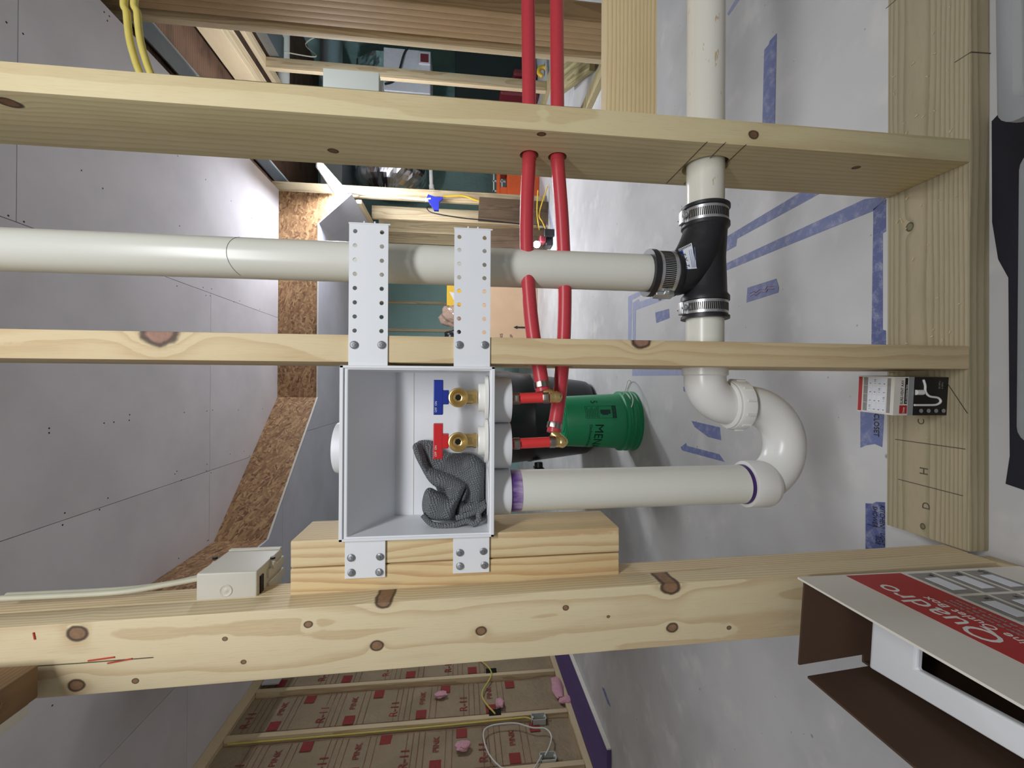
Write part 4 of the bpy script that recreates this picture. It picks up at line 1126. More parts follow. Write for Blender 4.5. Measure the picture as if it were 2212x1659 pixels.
ctext('20 DFU', .0042, fx1 - .020, fz0 + .016, 'carton_grey', 2); ctext('6 DFU', .0042, fx1 - .020, fz0 + .0105, 'carton_grey', 2)
ic = []
def fp(u, v): return R2(fx0 + (fx1 - fx0) * u, fy - .0014, fz0 + (zs2 - fz0) * v)
MB().tube(spline([fp(.27, .98), fp(.27, .6), fp(.28, .34), fp(.36, .22), fp(.46, .30), fp(.50, .55), fp(.62, .68), fp(.78, .70), fp(.93, .76)], 5), .0018, 8).obj('printed_trap', M['print_white'], ct, True)
MB().cyl(fp(.60, .96), fp(.60, .76), .0045, n=14).obj('printed_valve', M['print_white'], ct, True)
for k in range(4):
    MB().rev(fp(.12, .12 + .22 * k), Vector(fp(.12, .12 + .22 * k)) + Vector((0, -.0006, 0)), [(0, .0035), (.0006, .0035)], 14).obj('printed_icon', M['carton_grey'], ct)
tz = fz1
rbox((fx0 + .002, by - .008, tz), (fx1 - .002, by - .001, tz + e_), 'red_strip', 'carton_red', ct)
for i in range(5):
    for j in range(4):
        y0 = by - .011 - i * .0085; x0 = fx0 + .003 + j * .0152
        rbox((x0, y0 - .0078, tz), (x0 + .0145, y0, tz + e_), 'table_cell', 'carton_grey' if (i == 0) else 'sticker', ct)
for i in range(1, 5):
    for j in range(4):
        text('lettering', ('4', '1 1/2', '2', '6')[(i + j) % 4], .0042, R2(fx0 + .006 + j * .0152, by - .011 - i * .0085 - .006, tz + .0006), xd, (0, 1, 0), M['ink'], ct, .0001)
rbox((fx0 + .003, fy + .006, tz), (fx1 - .003, fy + .012, tz + e_), 'grey_print', 'carton_grey', ct)

# ---------------------------------------------------------------- big carton in the foreground
qc = thing('outlet_box_carton', 'open white and red printed carton standing before the knotty stud', 'carton', (-.33, .42, .04))
QX1, QX0, QY0, QY1, QZ0, QZ1 = -.2655, -.3905, .20, .5555, .0385, .400
tk = .0028
bx('printed_side', (QX1 - tk, QY0, QZ0), (QX1, QY1, QZ1), M['carton_white'], qc)
bx('left_side', (QX0, QY0, QZ0), (QX0 + tk, QY1, QZ1 - .10), M['kraft_shaded'], qc)
MB().prism([(QX0, QY0 + .01, QZ1 - .10), (QX0, QY1 - .013, QZ1 - .10), (QX0 - .004, QY1 - .018, QZ1), (QX0 - .004, QY0 + .015, QZ1)], (tk, 0, 0)).obj('left_flap', M['kraft_shaded'], qc)
bx('back_side', (QX0 + tk, QY1 - tk, QZ0), (QX1 - tk, QY1, QZ1 - .10), M['kraft_shaded'], qc)
MB().prism([(QX0 + .012, QY1 - tk, QZ1 - .10), (QX1 - tk - .001, QY1 - tk, QZ1 - .10), (QX1 - tk - .002, QY1 - .006, QZ1 - .006), (QX0 + .006, QY1 - .006, QZ1 + .002)], (0, tk, 0)).obj('back_flap', M['kraft_shaded'], qc)
bx('front_side', (QX0 + tk, QY0, QZ0), (QX1 - tk, QY0 + tk, QZ1 - .10), M['kraft_shaded'], qc)
bx('bottom', (QX0 + tk, QY0 + tk, QZ0), (QX1 - tk, QY1 - tk, QZ0 + tk), M['kraft_shaded'], qc)
xq = QX1
bx('red_band', (xq, QY0, .243), (xq + .0003, QY1 - .004, .329), M['carton_red'], qc)
bx('white_line', (xq, QY0, .2395), (xq + .0003, QY1 - .004, .243), M['print_white'], qc)
def qtext(body, size, y, z, m='print_white', sx=1.0): text('lettering', body, size, (xq + .0005, y, z), (0, 1, 0), (0, 0, 1), M[m], qc, .0001, sx=sx)
qtext('Quadro', .040, .388, .2955, sx=1.05)
qtext('Washing Machine Outlet Box', .0165, .288, .2785, sx=1.0)
for k in range(3): qtext('Caja de salida para lavadora - Boitier de sortie de laveuse', .0075, .30, .268 - .0085 * k, 'carton_grey')
for i in range(3):
    for j in range(4):
        y0 = .290 + j * .066; z0 = .200 - i * .038 - .006 * i
        bx('picture_panel', (xq, y0, z0 - .002), (xq + .0003, y0 + .060, z0 + .036), M['carton_grey'], qc)
        bx('picture_shape', (xq + .0003, y0 + .01, z0 + .006), (xq + .0006, y0 + .045, z0 + .026), M['sticker'], qc, 0)
        qtext(str(1 + i * 4 + j) + '.', .012, y0 + .048, z0 + .004, 'ink')
fr = MB()
fz = .318
A0 = Vector((-.3795, .528, fz)); ux = Vector((1, -.06, 0)).normalized(); uy = Vector((.09, -1, 0)).normalized()
def fpnt(a, b, dz=0): return A0 + ux * a + uy * b + Vector((0, 0, dz))
def bar(a0, b0, a1, b1):
    fr.prism([fpnt(a0, b0), fpnt(a1, b0), fpnt(a1, b1), fpnt(a0, b1)], (0, 0, -.012))
O_ = [(0, 0), (.100, 0), (.100, .30), (0, .30)]; I_ = [(.032, .060), (.084, .060), (.084, .27), (.032, .27)]
vt = [fpnt(*p) for p in O_ + I_] + [fpnt(p[0], p[1], -.010) for p in O_ + I_]
ff = []
for i in range(4):
    j = (i + 1) % 4
    ff += [(i, j, 4 + j, 4 + i), (8 + j, 8 + i, 12 + i, 12 + j), (j, i, 8 + i, 8 + j), (4 + i, 4 + j, 12 + j, 12 + i)]
fr.add(vt, ff)
fo_ = fr.obj('faceplate_frame', M['white_plastic'], None)
md = fo_.modifiers.new('bev', 'BEVEL'); md.width = .003; md.segments = 3; md.limit_method = 'ANGLE'
tag(fo_, 'white plastic faceplate frame lying inside the open printed carton', 'frame')

# ---------------------------------------------------------------- bins at the lower right edge
sh2 = MB().prism([(0.44022, 0.61716, 0.002), (0.27314, 0.61629, 0.002), (0.20973, 0.60815, 0.002), (0.17629, 0.59489, 0.002), (-0.10785, 0.59276, 0.002), (-0.15317, 0.59801, 0.002), (-0.16283, 0.54937, 0.002), (-.09, .36, .002), (.50, .33, .002), (.50, .53, .002)], (0, 0, -.0015)).obj('bag_and_shadow', M['bag_shadow'], None)  # one dark patch for a bag and the shadow painted around it
tag(sh2, 'dark bag and painted shadow spread on floor beneath the storage bins', 'sheet')
def storage_bin(x0, x1, y0, y1, h, label, rotz=0.0):
    t = thing('storage_bin', label, 'bin', ((x0 + x1) / 2, (y0 + y1) / 2, .0025))
    c = Vector(((x0 + x1) / 2, (y0 + y1) / 2, 0)); Rm = Matrix.Rotation(rotz, 3, 'Z')
    def ring(ins, z, r):
        pts = []
        for (sx, sy, a0) in ((1, 1, 0), (-1, 1, 90), (-1, -1, 180), (1, -1, 270)):
            ccx = sx * ((x1 - x0) / 2 - ins - r); ccy = sy * ((y1 - y0) / 2 - ins - r)
            for k in range(6):
                a = math.radians(a0 + 90 * k / 5); pts.append(c + Rm @ Vector((ccx + r * math.cos(a), ccy + r * math.sin(a), 0)) + Vector((0, 0, z)))
        return pts
    def loft(rs, name, m, cap=True):
        mb = MB(); vs = [p for r_ in rs for p in r_]; n = 24; fs = []
        for j in range(len(rs) - 1):
            for i in range(n): fs.append((j * n + i, j * n + (i + 1) % n, (j + 1) * n + (i + 1) % n, (j + 1) * n + i))
        if cap: fs.append(tuple(range(n))[::-1]); fs.append(tuple(range((len(rs) - 1) * n, len(rs) * n)))
        mb.add(vs, fs); return mb.obj(name, m, t, True)
    loft([ring(.040, .003, .02), ring(.016, h - .02, .02), ring(.018, h - .02, .02), ring(.042, .006, .02)], 'tub', M['bin'])
    loft([ring(.004, h - .02, .018), ring(0, h - .017, .018), ring(0, h - .004, .018), ring(.005, h, .018), ring(.016, h, .016), ring(.020, h - .006, .016), ring(.022, h - .006, .016), ring(.028, h - .001, .016), ring(.045, h - .001, .014)], 'lid', M['bin'])
    loft([ring(.055, .010, .015), ring(.045, h * .75, .015)], 'folded_contents', M['bin_stuff'])
    return t
b1c = (0.28132, 0.40502, 0.3)
storage_bin(b1c[0], b1c[0] + .45, b1c[1] - .40, b1c[1], .30, 'translucent storage bin at the top right corner of the floor', .012)
b2a = (0.24247, 0.38483, 0.3); b2b = (-0.059194, 0.38559, 0.3)
storage_bin(b2b[0], b2a[0], b2a[1] - .36, b2a[1], .30, 'translucent storage bin at the right edge, second from the top', -.006)

# ---------------------------------------------------------------- painter's tape and chalk on the floor
def tape(pts, label, m='tape', name='floor_tape'):
    o = MB().prism([(p[0], p[1], .0006) for p in pts], (0, 0, -.0005)).obj(name, M[m], None)
    return tag(o, label, 'tape')
Z0 = 0
tape([(0.97982, 1.163, 0), (0.98103, 1.1439, 0), (0.98872, 1.1402, 0), (0.98768, 1.1127, 0), (0.73208, 1.1187, 0), (0.76251, 1.1697, 0)], 'blue tape strip on the floor behind the drilled stud, upper right')
tape([(1.2379, 1.3415, 0), (1.2478, 1.2905, 0), (1.227, 1.2672, 0), (1.2253, 1.3339, 0)], 'faint short blue tape beside the long drain pipe at the top edge', 'tape_pale')
tape([(0.50432, 1.0167, 0), (0.47394, 0.93885, 0), (0.47108, 1.2859, 0), (0.4489, 1.2904, 0), (0.44768, 1.3648, 0), (0.49618, 1.3651, 0)], 'blue tape band slanting right of the black coupling, upper of the two')
tape([(0.40859, 1.3645, 0), (0.40902, 1.1208, 0), (0.40952, 0.84534, 0), (0.39307, 0.79578, 0), (0.37558, 0.82605, 0), (0.38034, 1.0719, 0), (0.38514, 1.3644, 0)], 'long blue tape band slanting right of the black coupling, lower of the two')
tape([(0.37911, 0.82501, 0), (0.38913, 0.79773, 0), (0.32206, 0.79755, 0), (0.32065, 0.80447, 0), (0.12019, 0.80393, 0), (0.11739, 0.79701, 0), (0.044845, 0.79681, 0), (0.03641, 0.82927, 0)], 'dark blue tape band lying along the floor plate between the two studs', 'tape_dark')
tape([(0.4714, 2.1952, 0), (0.4671, 1.9391, 0), (0.44748, 1.9288, 0), (0.44321, 2.1387, 0), (0.34384, 2.1436, 0), (0.10575, 2.1593, 0), (0.10716, 2.1909, 0)], 'thin blue tape corner left of the coupling, outer line', 'tape_pale')
tape([(0.42772, 2.1324, 0), (0.43168, 2.0563, 0), (0.41571, 2.0449, 0), (0.39565, 1.6079, 0), (0.37014, 1.6077, 0), (0.38241, 2.0903, 0), (0.10305, 2.0988, 0), (0.10438, 2.1287, 0)], 'thin blue tape corner left of the coupling, inner line', 'tape_pale')
t7 = tape([(0.30348, 1.2332, 0), (0.30132, 1.1113, 0), (0.27311, 1.1005, 0), (0.26106, 1.104, 0), (0.25832, 1.2384, 0)], 'wide blue tape label with red handwriting right of the coupling')
for k in range(2):
    pts = [Vector(a).lerp(Vector(b), .25 + .4 * k) + Vector((.004 * math.sin(j * 2.3), .003 * math.cos(j * 3.1), .0012)) for j in range(9) for a, b in [((Vector((0.28817, 1.2181, 0)).lerp(Vector((0.29052, 1.1202, 0)), j / 8)), Vector((0.26709, 1.218, 0)).lerp(Vector((0.26813, 1.1129, 0)), j / 8))]]
    MB().tube(pts, .0006, 4).obj('handwriting', M['red_ink'], t7)
tape([(0.33415, 1.8712, 0), (0.32784, 1.7397, 0), (0.28791, 1.7348, 0), (0.2842, 1.8595, 0)], 'small square of blue tape inside the thin taped corner')
tape([(0.090381, 2.1346, 0), (0.069831, 1.5983, 0), (0.042727, 1.5981, 0), (0.052337, 2.1341, 0)], 'pale torn tape strip below the bracket stud beside the elbow', 'tape_pale')
tape([(-0.13075, 1.5556, 0), (-0.13783, 1.3741, 0), (-0.18067, 1.366, 0), (-0.17895, 1.4432, 0), (-0.15172, 1.5356, 0)], 'torn blue tape patch between trap and standpipe, nearer the elbow')
tape([(-0.24265, 1.6371, 0), (-0.22057, 1.5959, 0), (-0.2304, 1.5889, 0), (-0.22902, 1.3762, 0), (-0.25015, 1.3449, 0), (-0.25364, 1.6242, 0)], 'torn narrow tape strip between trap and standpipe, nearer the standpipe')
tape([(-0.00068659, 1.619, 0), (-0.0059909, 1.5907, 0), (-0.023851, 1.5836, 0), (-0.018917, 1.6153, 0)], 'tiny scrap of blue tape beside the white elbow')
def hand(body, size, p, parent, sx=1.0):
    text('handwriting', body, size, (p[0], p[1], .0012), (-1, 0, 0), (0, -1, 0), M['ink'], parent, .0002, sx=sx)
t13 = tape([(-0.03579, 0.85389, 0), (-0.033479, 0.79955, 0), (-0.12402, 0.80426, 0), (-0.11949, 0.8205, 0), (-0.12534, 0.84159, 0), (-0.13206, 0.8536, 0)], 'blue tape label with ink lettering below the small carton')
hand('CLOSET', .016, (-0.054999, 0.82171, 0), t13, .85)
t14 = tape([(-0.25023, 0.84122, 0), (-0.24691, 0.82532, 0), (-0.24077, 0.81707, 0), (-0.23662, 0.79803, 0), (-0.33278, 0.79777, 0), (-0.35, 0.84093, 0)], 'blue tape label with ink lettering next to the knotty stud', 'tape_dark')
hand('KITCHEN', .015, (-0.24411, 0.80794, 0), t14, .72); hand('SHOWER', .015, (-0.25055, 0.82427, 0), t14, .72)
hand('LIGHT', .013, (-0.30153, 0.80678, 0), t14, .7); hand('SIDE', .013, (-0.31078, 0.81688, 0), t14, .7)
pencil = MB().tube([(v[0], v[1], .0012) for v in ((-0.29378, 0.8368, 0), (-0.29091, 0.79788, 0))], .0006, 4).obj('handwriting', M['ink'], t14)
tape([(-1.8596, 2.5948, 0), (-1.8348, 2.5427, 0), (-1.8616, 2.4275, 0), (-1.881, 2.4834, 0)], 'small blue tape scrap on the floor near the purple strip')
tape([(1.9848, 4.501, 0), (1.952, 4.4248, 0), (1.4043, 4.0069, 0), (1.4329, 4.0909, 0)], 'straight blue chalk line on the bright floor behind the red pipes', 'tape_pale', 'chalk_line')

# ---------------------------------------------------------------- things standing on the floor behind the wall
bk_ = thing('bucket', 'green plastic bucket standing upside down on the floor', 'bucket', (-.178, 2.135, 0))
BC = (-.178, 2.135)
def pv(z): return (BC[0], BC[1], z)
MB().rev(pv(0), pv(.4), [(0, .139), (0, .150), (.012, .151), (.016, .146), (.030, .147), (.034, .151), (.046, .151), (.050, .145), (.062, .146), (.066, .1505), (.078, .1505), (.082, .139), (.085, .1385), (.364, .1245), (.370, .1215), (.368, .112), (.362, .110), (.362, .0)], 64).obj('body', M['green'], bk_, True)
for r in (.055, .085):
    MB().rev(pv(.3615), pv(.366), [(0, r), (.003, r), (.003, r - .004), (0, r - .004)], 40).obj('base_ring', M['green'], bk_, True)
def on_bucket(th, z, lift=.0006):
    r = .1385 + (.1245 - .1385) * (z - .085) / .279 + lift
    return Vector((BC[0] + r * math.sin(th), BC[1] - r * math.cos(th), z))
def bpatch(t0, t1, z0, z1, m, name, parent=bk_, n=8):
    vs = []; fs = []
    for i in range(n + 1):
        th = t0 + (t1 - t0) * i / n
        vs += [on_bucket(th, z0), on_bucket(th, z1)]
    for i in range(n): fs.append((2 * i, 2 * i + 2, 2 * i + 3, 2 * i + 1))
    return link(name, vs, fs, M[m], parent, True)
def btext(body, size, th, z, m='green_ink', sx=1.0):
    # lettering upside down, wrapped on the wall
    t = text('lettering', body, size, (0, 0, 0), (1, 0, 0), (0, 0, 1), M[m], bk_, .0001, sx=sx)
    c = Vector(t.location) + bk_.location
    ws = [on_bucket(th - (v.co + c).x / .13, z - (v.co + c).z, .0009) for v in t.data.vertices]
    lo = Vector([min(w[i] for w in ws) for i in range(3)]); hi = Vector([max(w[i] for w in ws) for i in range(3)]); cc = (lo + hi) / 2
    for v, w in zip(t.data.vertices, ws): v.co = w - cc
    t.location = cc - bk_.location
btext('MENARDS', .060, -.02, .235, sx=1.0)
btext('Dedicated to Service', .020, -.05, .262)
btext('5', .045, .95, .245)
w0, w1 = .18, .66
for a, b, c, d in ((w0, w1, .130, .131), (w0, w1, .278, .279), (w0, w0 + .012, .13, .279), (w1 - .012, w1, .13, .279), (w0, w1, .148, .149), (w0, w1, .215, .216)):
    bpatch(a, b, c, d + .001, 'green_ink', 'printed_line')
bpatch(w0, w1, .131, .148, 'green_ink', 'printed_bar')
btext('WARNING', .013, w1 - .05, .144, 'green')
for k in range(7): bpatch(w0 + .03, w1 - .04 - .05 * (k % 3), .222 + .008 * k, .2245 + .008 * k, 'green_ink', 'printed_line')
bpatch(.34, .50, .158, .208, 'green_ink', 'printed_pictogram'); bpatch(.30, .36, .17, .20, 'green_ink', 'printed_pictogram')
hd = spline([(-0.053072, 2.07, 0.07577), (-0.0092323, 2.05, 0.067083), (0.027969, 2.1, 0.035621), (0.019209, 2.15, -0.006606), (-0.026695, 2.2, -0.075664), (-0.1157, 2.26, -0.12285)], 8)
MB().tube([( .9 * p[0] + .1 * p[0], p[1], max(p[2], .004)) for p in hd], .0022, 8).obj('handle', M['white_cable'], bk_, True)
MB().tube(spline([(-0.0091761, 2.04, 0.068633), (-0.057545, 1.99, 0.05577), (-0.10134, 1.98, 0.066516)], 6), .002, 6).obj('handle_tie', M['white_cable'], bk_, True)
dr = thing('trash_barrel', 'big black plastic barrel standing behind the green bucket', 'barrel', (-.215, 2.90, 0))
DC = (-.215, 2.90)
MB().rev((DC[0], DC[1], 0), (DC[0], DC[1], 1), [(0, .19), (.010, .225), (.035, .245), (.075, .252), (.40, .292), (.41, .297), (.425, .297), (.435, .292), (.55, .305), (.565, .313), (.80, .322), (.815, .336), (.85, .336), (.855, .31), (.84, .30)], 56).obj('body', M['drum_black'], dr, True)
MB().cyl((DC[0] - .295, DC[1] - .06, .36), (DC[0] - .335, DC[1] - .07, .36), .028, n=20, bev=.004).obj('side_handle', M['black_plastic'], dr, True)
MB().box((DC[0] - .34, DC[1] - .12, .33), (DC[0] - .325, DC[1] - .02, .39), .004, 2).obj('side_handle', M['black_plastic'], dr, True)

cbx = thing('cardboard_box', 'large tan cardboard box with black arrow standing behind the red pipes', 'box', (.8, 5.1, 0))
bX0, bX1, bY0, bY1, bZ = .30, 1.545, 4.98, 5.55, .80
bx('body', (bX0, bY0, .001), (bX1, bY1, bZ), M['cardboard'], cbx, .004)
ar = (0.67445, 4.978, 0.28181)
MB().prism([(ar[0] - .010, bY0 - .001, ar[2] - .14), (ar[0] + .010, bY0 - .001, ar[2] - .14), (ar[0] + .010, bY0 - .001, ar[2] - .045), (ar[0] + .022, bY0 - .001, ar[2] - .05), (ar[0], bY0 - .001, ar[2]), (ar[0] - .022, bY0 - .001, ar[2] - .05), (ar[0] - .010, bY0 - .001, ar[2] - .045)], (0, -.001, 0)).obj('printed_arrow', M['ink'], cbx)
text('lettering', 'UP', .05, ((0.56157, 4.978, 0.2866)[0] - .03, bY0 - .0015, (0.56157, 4.978, 0.2866)[2]), (1, 0, 0), (0, 0, 1), M['ink'], cbx)
text('lettering', 'THIS', .05, ((0.55941, 4.978, 0.40517)[0] - .06, bY0 - .0015, (0.55941, 4.978, 0.40517)[2]), (1, 0, 0), (0, 0, 1), M['ink'], cbx)
bx('top_tape', (bX0 + .02, bY0 - .0006, bZ - .004), (bX1 - .02, bY0 + .25, bZ + .0008), M['ochre'], cbx)
bx('inner_flap_label', ((1.1386, 4.978, 0.38687)[0], bY0 - .001, .36), ((1.1493, 4.978, 0.38693)[0] + .03, bY0, .56), M['sticker'], cbx)
yb = thing('yellow_carton', 'yellow carton with white label standing on the cardboard box', 'carton', (1.0, 5.3, bZ))
yt = (1.0573, 5.2, 1.0569)[2]
bx('body', (.95, 5.22, bZ + .001), (1.42, 5.42, yt), M['yellow'], yb, .003)
MB().prism([(1.02, 5.219, yt - .08), (1.12, 5.219, yt - .03), (1.10, 5.219, yt - .10), (1.04, 5.219, yt - .13)], (0, -.001, 0)).obj('label', M['sticker'], yb)
wz = (0.81925, 5.1, 1.1107)[2]
w_ = blob('wrapped_bundle', (.80, 5.10, (bZ + wz) / 2 + .02), (.125, .09, (wz - bZ) / 2 * .95), M['clear_film'], None, 4.4, 4)
tag(w_, 'brown object wrapped in shiny clear film on top of the cardboard box', 'bundle')
bgz = (0.59164, 5, 1.0942)[2]
bg = blob('garbage_bag', (.56, 5.12, (bZ + bgz) / 2 + .01), (.09, .08, (bgz - bZ) / 2 * .9), M['black_plastic'], None, 9.1, 4)
tag(bg, 'black plastic bag bunched on top of the cardboard box', 'bag')

# ---------------------------------------------------------------- lamp, cords, tools
lx, lz0 = 1.80, 0
La, Lb = Vector((1.79, 3.6607, 2.0294)), Vector((1.79, 4.1595, 1.964))
lt = thing('shop_light', 'glowing LED tube lamp hanging below the ceiling at the bulkhead', 'lamp', tuple((La + Lb) / 2))
dL = (Lb - La).normalized()
MB().tube([La, Lb], .024, 16).obj('diffuser', M['lamp'], lt, True)
MB().box((La.x - .03, La.y, (La.z + Lb.z) / 2 + .045), (La.x + .03, Lb.y, (La.z + Lb.z) / 2 + .062), .004).obj('housing', M['cabinet'], lt)
plug = Vector((1.8524, 4.44, 1.1601))
cable('lamp_cord', [Lb + Vector((0, .03, -.004)), (1.9006, 4.46, 1.8826), (1.8861, 4.45, 1.5649), (1.8676, 4.44, 1.3124), plug + Vector((.02, 0, .06))], .006, 'white_cable', 'white lamp cord running along the bright stud to the blue plug')
tri = thing('triple_outlet', 'blue triple plug end hanging in front of the bright stud', 'plug', tuple(plug))
MB().prism([plug + Vector((.07, -.02, .06)), plug + Vector((.035, -.02, .075)), plug + Vector((-.085, -.02, -.0)), plug + Vector((-.085, -.02, -.045)), plug + Vector((0, -.02, -.05)), plug + Vector((.04, -.02, -.09)), plug + Vector((.055, -.02, -.085)), plug + Vector((.045, -.02, -.02))], (0, .04, 0)).obj('body', M['fluor_blue'], tri)
MB().cyl(plug + Vector((.03, 0, .03)), plug + Vector((.02, 0, .09)), .022, n=14, bev=.004).obj('plug_end', M['white_cable'], tri, True)
cable('extension_cord', [plug + Vector((.045, 0, -.08)), (1.9132, 4.44, 1.0816), (1.9304, 4.44, 0.9418), (1.9308, 4.44, 0.84794), (1.8946, 4.44, 0.72976), (1.8813, 4.44, 0.62527)], .010, 'yellow', 'yellow extension cord along the bright stud beside the blue plug')
MB_c = MB().cyl((1.8855, 4.44, 0.63481), (1.8705, 4.44, 0.55847), .020, n=14, bev=.003).obj('cord_end', M['fluor_blue'], None, True)
tag(MB_c, 'dark blue cord connector at the right end of the yellow cord', 'plug')
cable('extension_cord', [plug + Vector((-.04, 0, .03)), (1.7888, 4.42, 1.2321), (1.7361, 4.4, 1.1936), (1.7027, 4.38, 1.0547), (1.6763, 4.36, 0.8701), (1.6592, 4.34, 0.68543), (1.6421, 4.32, 0.50067), (1.6212, 4.3, 0.29702)], .006, 'black_plastic', 'thin black cord sagging from the blue plug past the old planks')
cable('extension_cord', [(2.02, 4.30, .02), (1.7428, 4.3, 0.10438), (1.6317, 4.25, 0.079954), (1.5227, 4.2, 0.051616), (1.4868, 4.362, 0.01)], .006, 'yellow', 'yellow cord hanging to the floor, nearer the second red pipe')
cable('extension_cord', [(1.97, 4.30, .12), (1.765, 4.3, 0.12818), (1.6065, 4.25, 0.122), (1.6483, 4.7246, 0.012)], .006, 'yellow', 'yellow cord hanging to the floor, nearer the first red pipe')
wlp = Vector((1.4031, 4.15, 0.10663))
wk = thing('work_light', 'small lit work light with maroon and black body on the floor', 'lamp', (wlp.x, 4.15, 0))
bx('body', (wlp.x - .04, 4.12, .002), (wlp.x + .07, 4.26, .07), M['black_plastic'], wk, .008)
bx('battery', (wlp.x - .02, 4.10, .07), (wlp.x + .05, 4.2, .13), M['maroon'], wk, .008)
bx('upright', (wlp.x - .01, 4.2, .01), (wlp.x + .02, 4.23, .16), M['black_plastic'], wk, .004)
lc = Vector((1.3575, 4.1, 0.16082))
MB().cyl(lc, lc + Vector((-.01, -.03, .01)), .032, n=20, bev=.004).obj('lens', M['led'], wk, True)
bx('black_can', ((1.4414, 4.1558, 0)[0] - .015, 4.05, .001), ((1.4872, 4.157, 0)[0] + .01, 4.09, .10), M['black_plastic'], None, .006)
tag(bpy.data.objects['black_can'], 'small upright black can on the floor beside the work light', 'can')
for i, (xa, xb, zt_, yb_, lab, tilt) in enumerate(((1.66, 1.90, .70, 4.36, 'dark weathered plank leaning on the far studs, right one of the pair', .05), (1.36, 1.62, .60, 4.40, 'dark weathered plank leaning on the far studs, left one of the pair', -.03))):
    o = lumber('old_plank', ((xa + xb) / 2, yb_ + .03, zt_ / 2 + .012), (xb - xa, .03, zt_), M['old_wood'], rot=(-.08, tilt, 0))
    tag(o, lab, 'plank')
oc = thing('tool_case', 'orange plastic tool case with handle slot beyond the bright stud', 'case', (2.35, 4.95, 0))
c0 = (2.2145, 4.9, 0.47983); c1 = (2.4466, 4.9, 0.48112)
zt2 = c0[2]
xa, xb = c0[0] - .05, c0[0] + .48
case = MB()
for a, b in (((xa, .001), (xb, zt2 - .11)), ((xa, zt2 - .03), (xb, zt2)), ((xa, zt2 - .11), (xa + .10, zt2 - .03)), ((xa + .28, zt2 - .11), (xb, zt2 - .03))):
    case.box((a[0], 4.9, a[1]), (b[0], 5.1, b[1]), .006, 1)
case.obj('body', M['orange'], oc)
bx('lid_line', (xa + .003, 4.896, .20), (xb - .003, 4.90, .206), M['maroon'], oc)
bx('side_clip', (xa + .3, 4.885, .10), (xa + .34, 4.90, .19), M['black_plastic'], oc)
gl = blob('work_glove', (xa + .34, 4.865, .16), (.07, .016, .09), M['hi_yellow'], None, 2.2, 3); tag(gl, 'bright yellow glove hanging on the orange case', 'glove')
oc2 = bx('tool_case', (xa + .02, 5.14, .001), (xb + .2, 5.36, .12), M['ochre'], None, .01); tag(oc2, 'ochre case lying behind the orange case', 'case')
gr = MB(); gx, gz = (2.4709, 5.2, 0.49599)[0], (2.4709, 5.2, 0.49599)[2]
for k in range(3): gr.box((gx - .13, 5.2, gz - .10 + k * .05), (gx + .13, 5.22, gz - .085 + k * .05))
for k in range(3): gr.box((gx - .13 + k * .12, 5.2, .001), (gx - .115 + k * .12, 5.22, gz + .02))
tag(gr.obj('wire_rack', M['grey_box'], None), 'grey wire rack behind the orange tool case', 'rack')

# ---------------------------------------------------------------- beyond the partition
du = MB(); f0 = Vector((2.5062, 5.6, 2.283)); f1 = Vector((2.6365, 5.6, 1.3724))
ra = .36; zc2 = (f0.z + f1.z) / 2; hw = (f0.z - f1.z) / 2
prof = []; n = 64; xs_ = [f0.x + .02 + .05 * k for k in range(34)]
vs = []; fs = []
for i, x in enumerate(xs_):
    for j in range(n):
        a = 2 * PI * j / n
        k = 1 + .05 * noise.noise((x * 9, math.cos(a) * 5, math.sin(a) * 5)) + .03 * noise.noise((x * 30, math.cos(a) * 14, math.sin(a) * 14))
        e = min(1, (i + 1.2) / 5)
        vs.append((x, 5.9 + ra * k * math.cos(a) * e ** .5, zc2 + hw * k * math.sin(a) * e ** .4))
for i in range(len(xs_) - 1):
    for j in range(n): fs.append((i * n + j, i * n + (j + 1) % n, (i + 1) * n + (j + 1) % n, (i + 1) * n + j))
fs.append(tuple(range(n)))
o = link('foil_duct', vs, fs, M['foil'], None, False); tag(o, 'crumpled silver foil wrapped duct beyond the partition', 'duct')
p0 = (2.4285, 5.4, 2.2217); p1 = (2.408, 5.4, 2.5694)
o = bx('metal_plenum', (p0[0] - .02, 5.4, p0[2] + .10), (p0[0] + 1.3, 6.2, p1[2]), M['sheet_metal'], None, .004); tag(o, 'grey sheet metal plenum beside the foil wrapped duct', 'duct')
o = MB().tube([(2.3272, 5.2, 1.2437), (2.7006, 5.2, 1.2568), (3.1953, 5.2, 1.2651)], .022, 16).obj('thin_pipe', M['white_cable'], None, True); tag(o, 'thin white pipe hanging below the foil duct at right', 'pipe')
MB().cyl((2.322, 5.2, 1.2383), (2.3712, 5.2, 1.244), .030, n=16).obj('pipe_cap', M['white_cable'], o, True)
fu = thing('furnace', 'white furnace cabinet seen between the upper partition studs', 'furnace', (3.9, 5.4, 0))
q0 = (3.3201, 5, 1.7707); q1 = (3.761, 5, 1.2488)
bx('cabinet', (q0[0], 5.0, q1[2]), (q1[0] + .05, 5.42, q0[2]), M['cabinet'], fu, .006)
MB().box((q1[0] - .12, 4.975, q1[2] - .0), (q1[0] + .02, 5.0, q1[2] + .13), .004).obj('junction_cover', M['cabinet'], fu)
MB().box((q1[0] - .10, 4.97, q1[2] + .02), (q1[0] - .01, 4.976, q1[2] + .11)).obj('open_panel', M['maroon'], fu)
MB().tube(spline([(q0[0] + .05, 4.97, q0[2] - .02), (q0[0] + .12, 4.96, q0[2] - .15), (q1[0], 4.96, q0[2] - .25), (q1[0] + .1, 4.97, q0[2] - .4)], 6), .012, 8).obj('wire_conduit', M['black_plastic'], fu, True)
w0_ = (3.3159, 4.9, 2.8014); w1_ = (3.7656, 4.9, 2.8045)
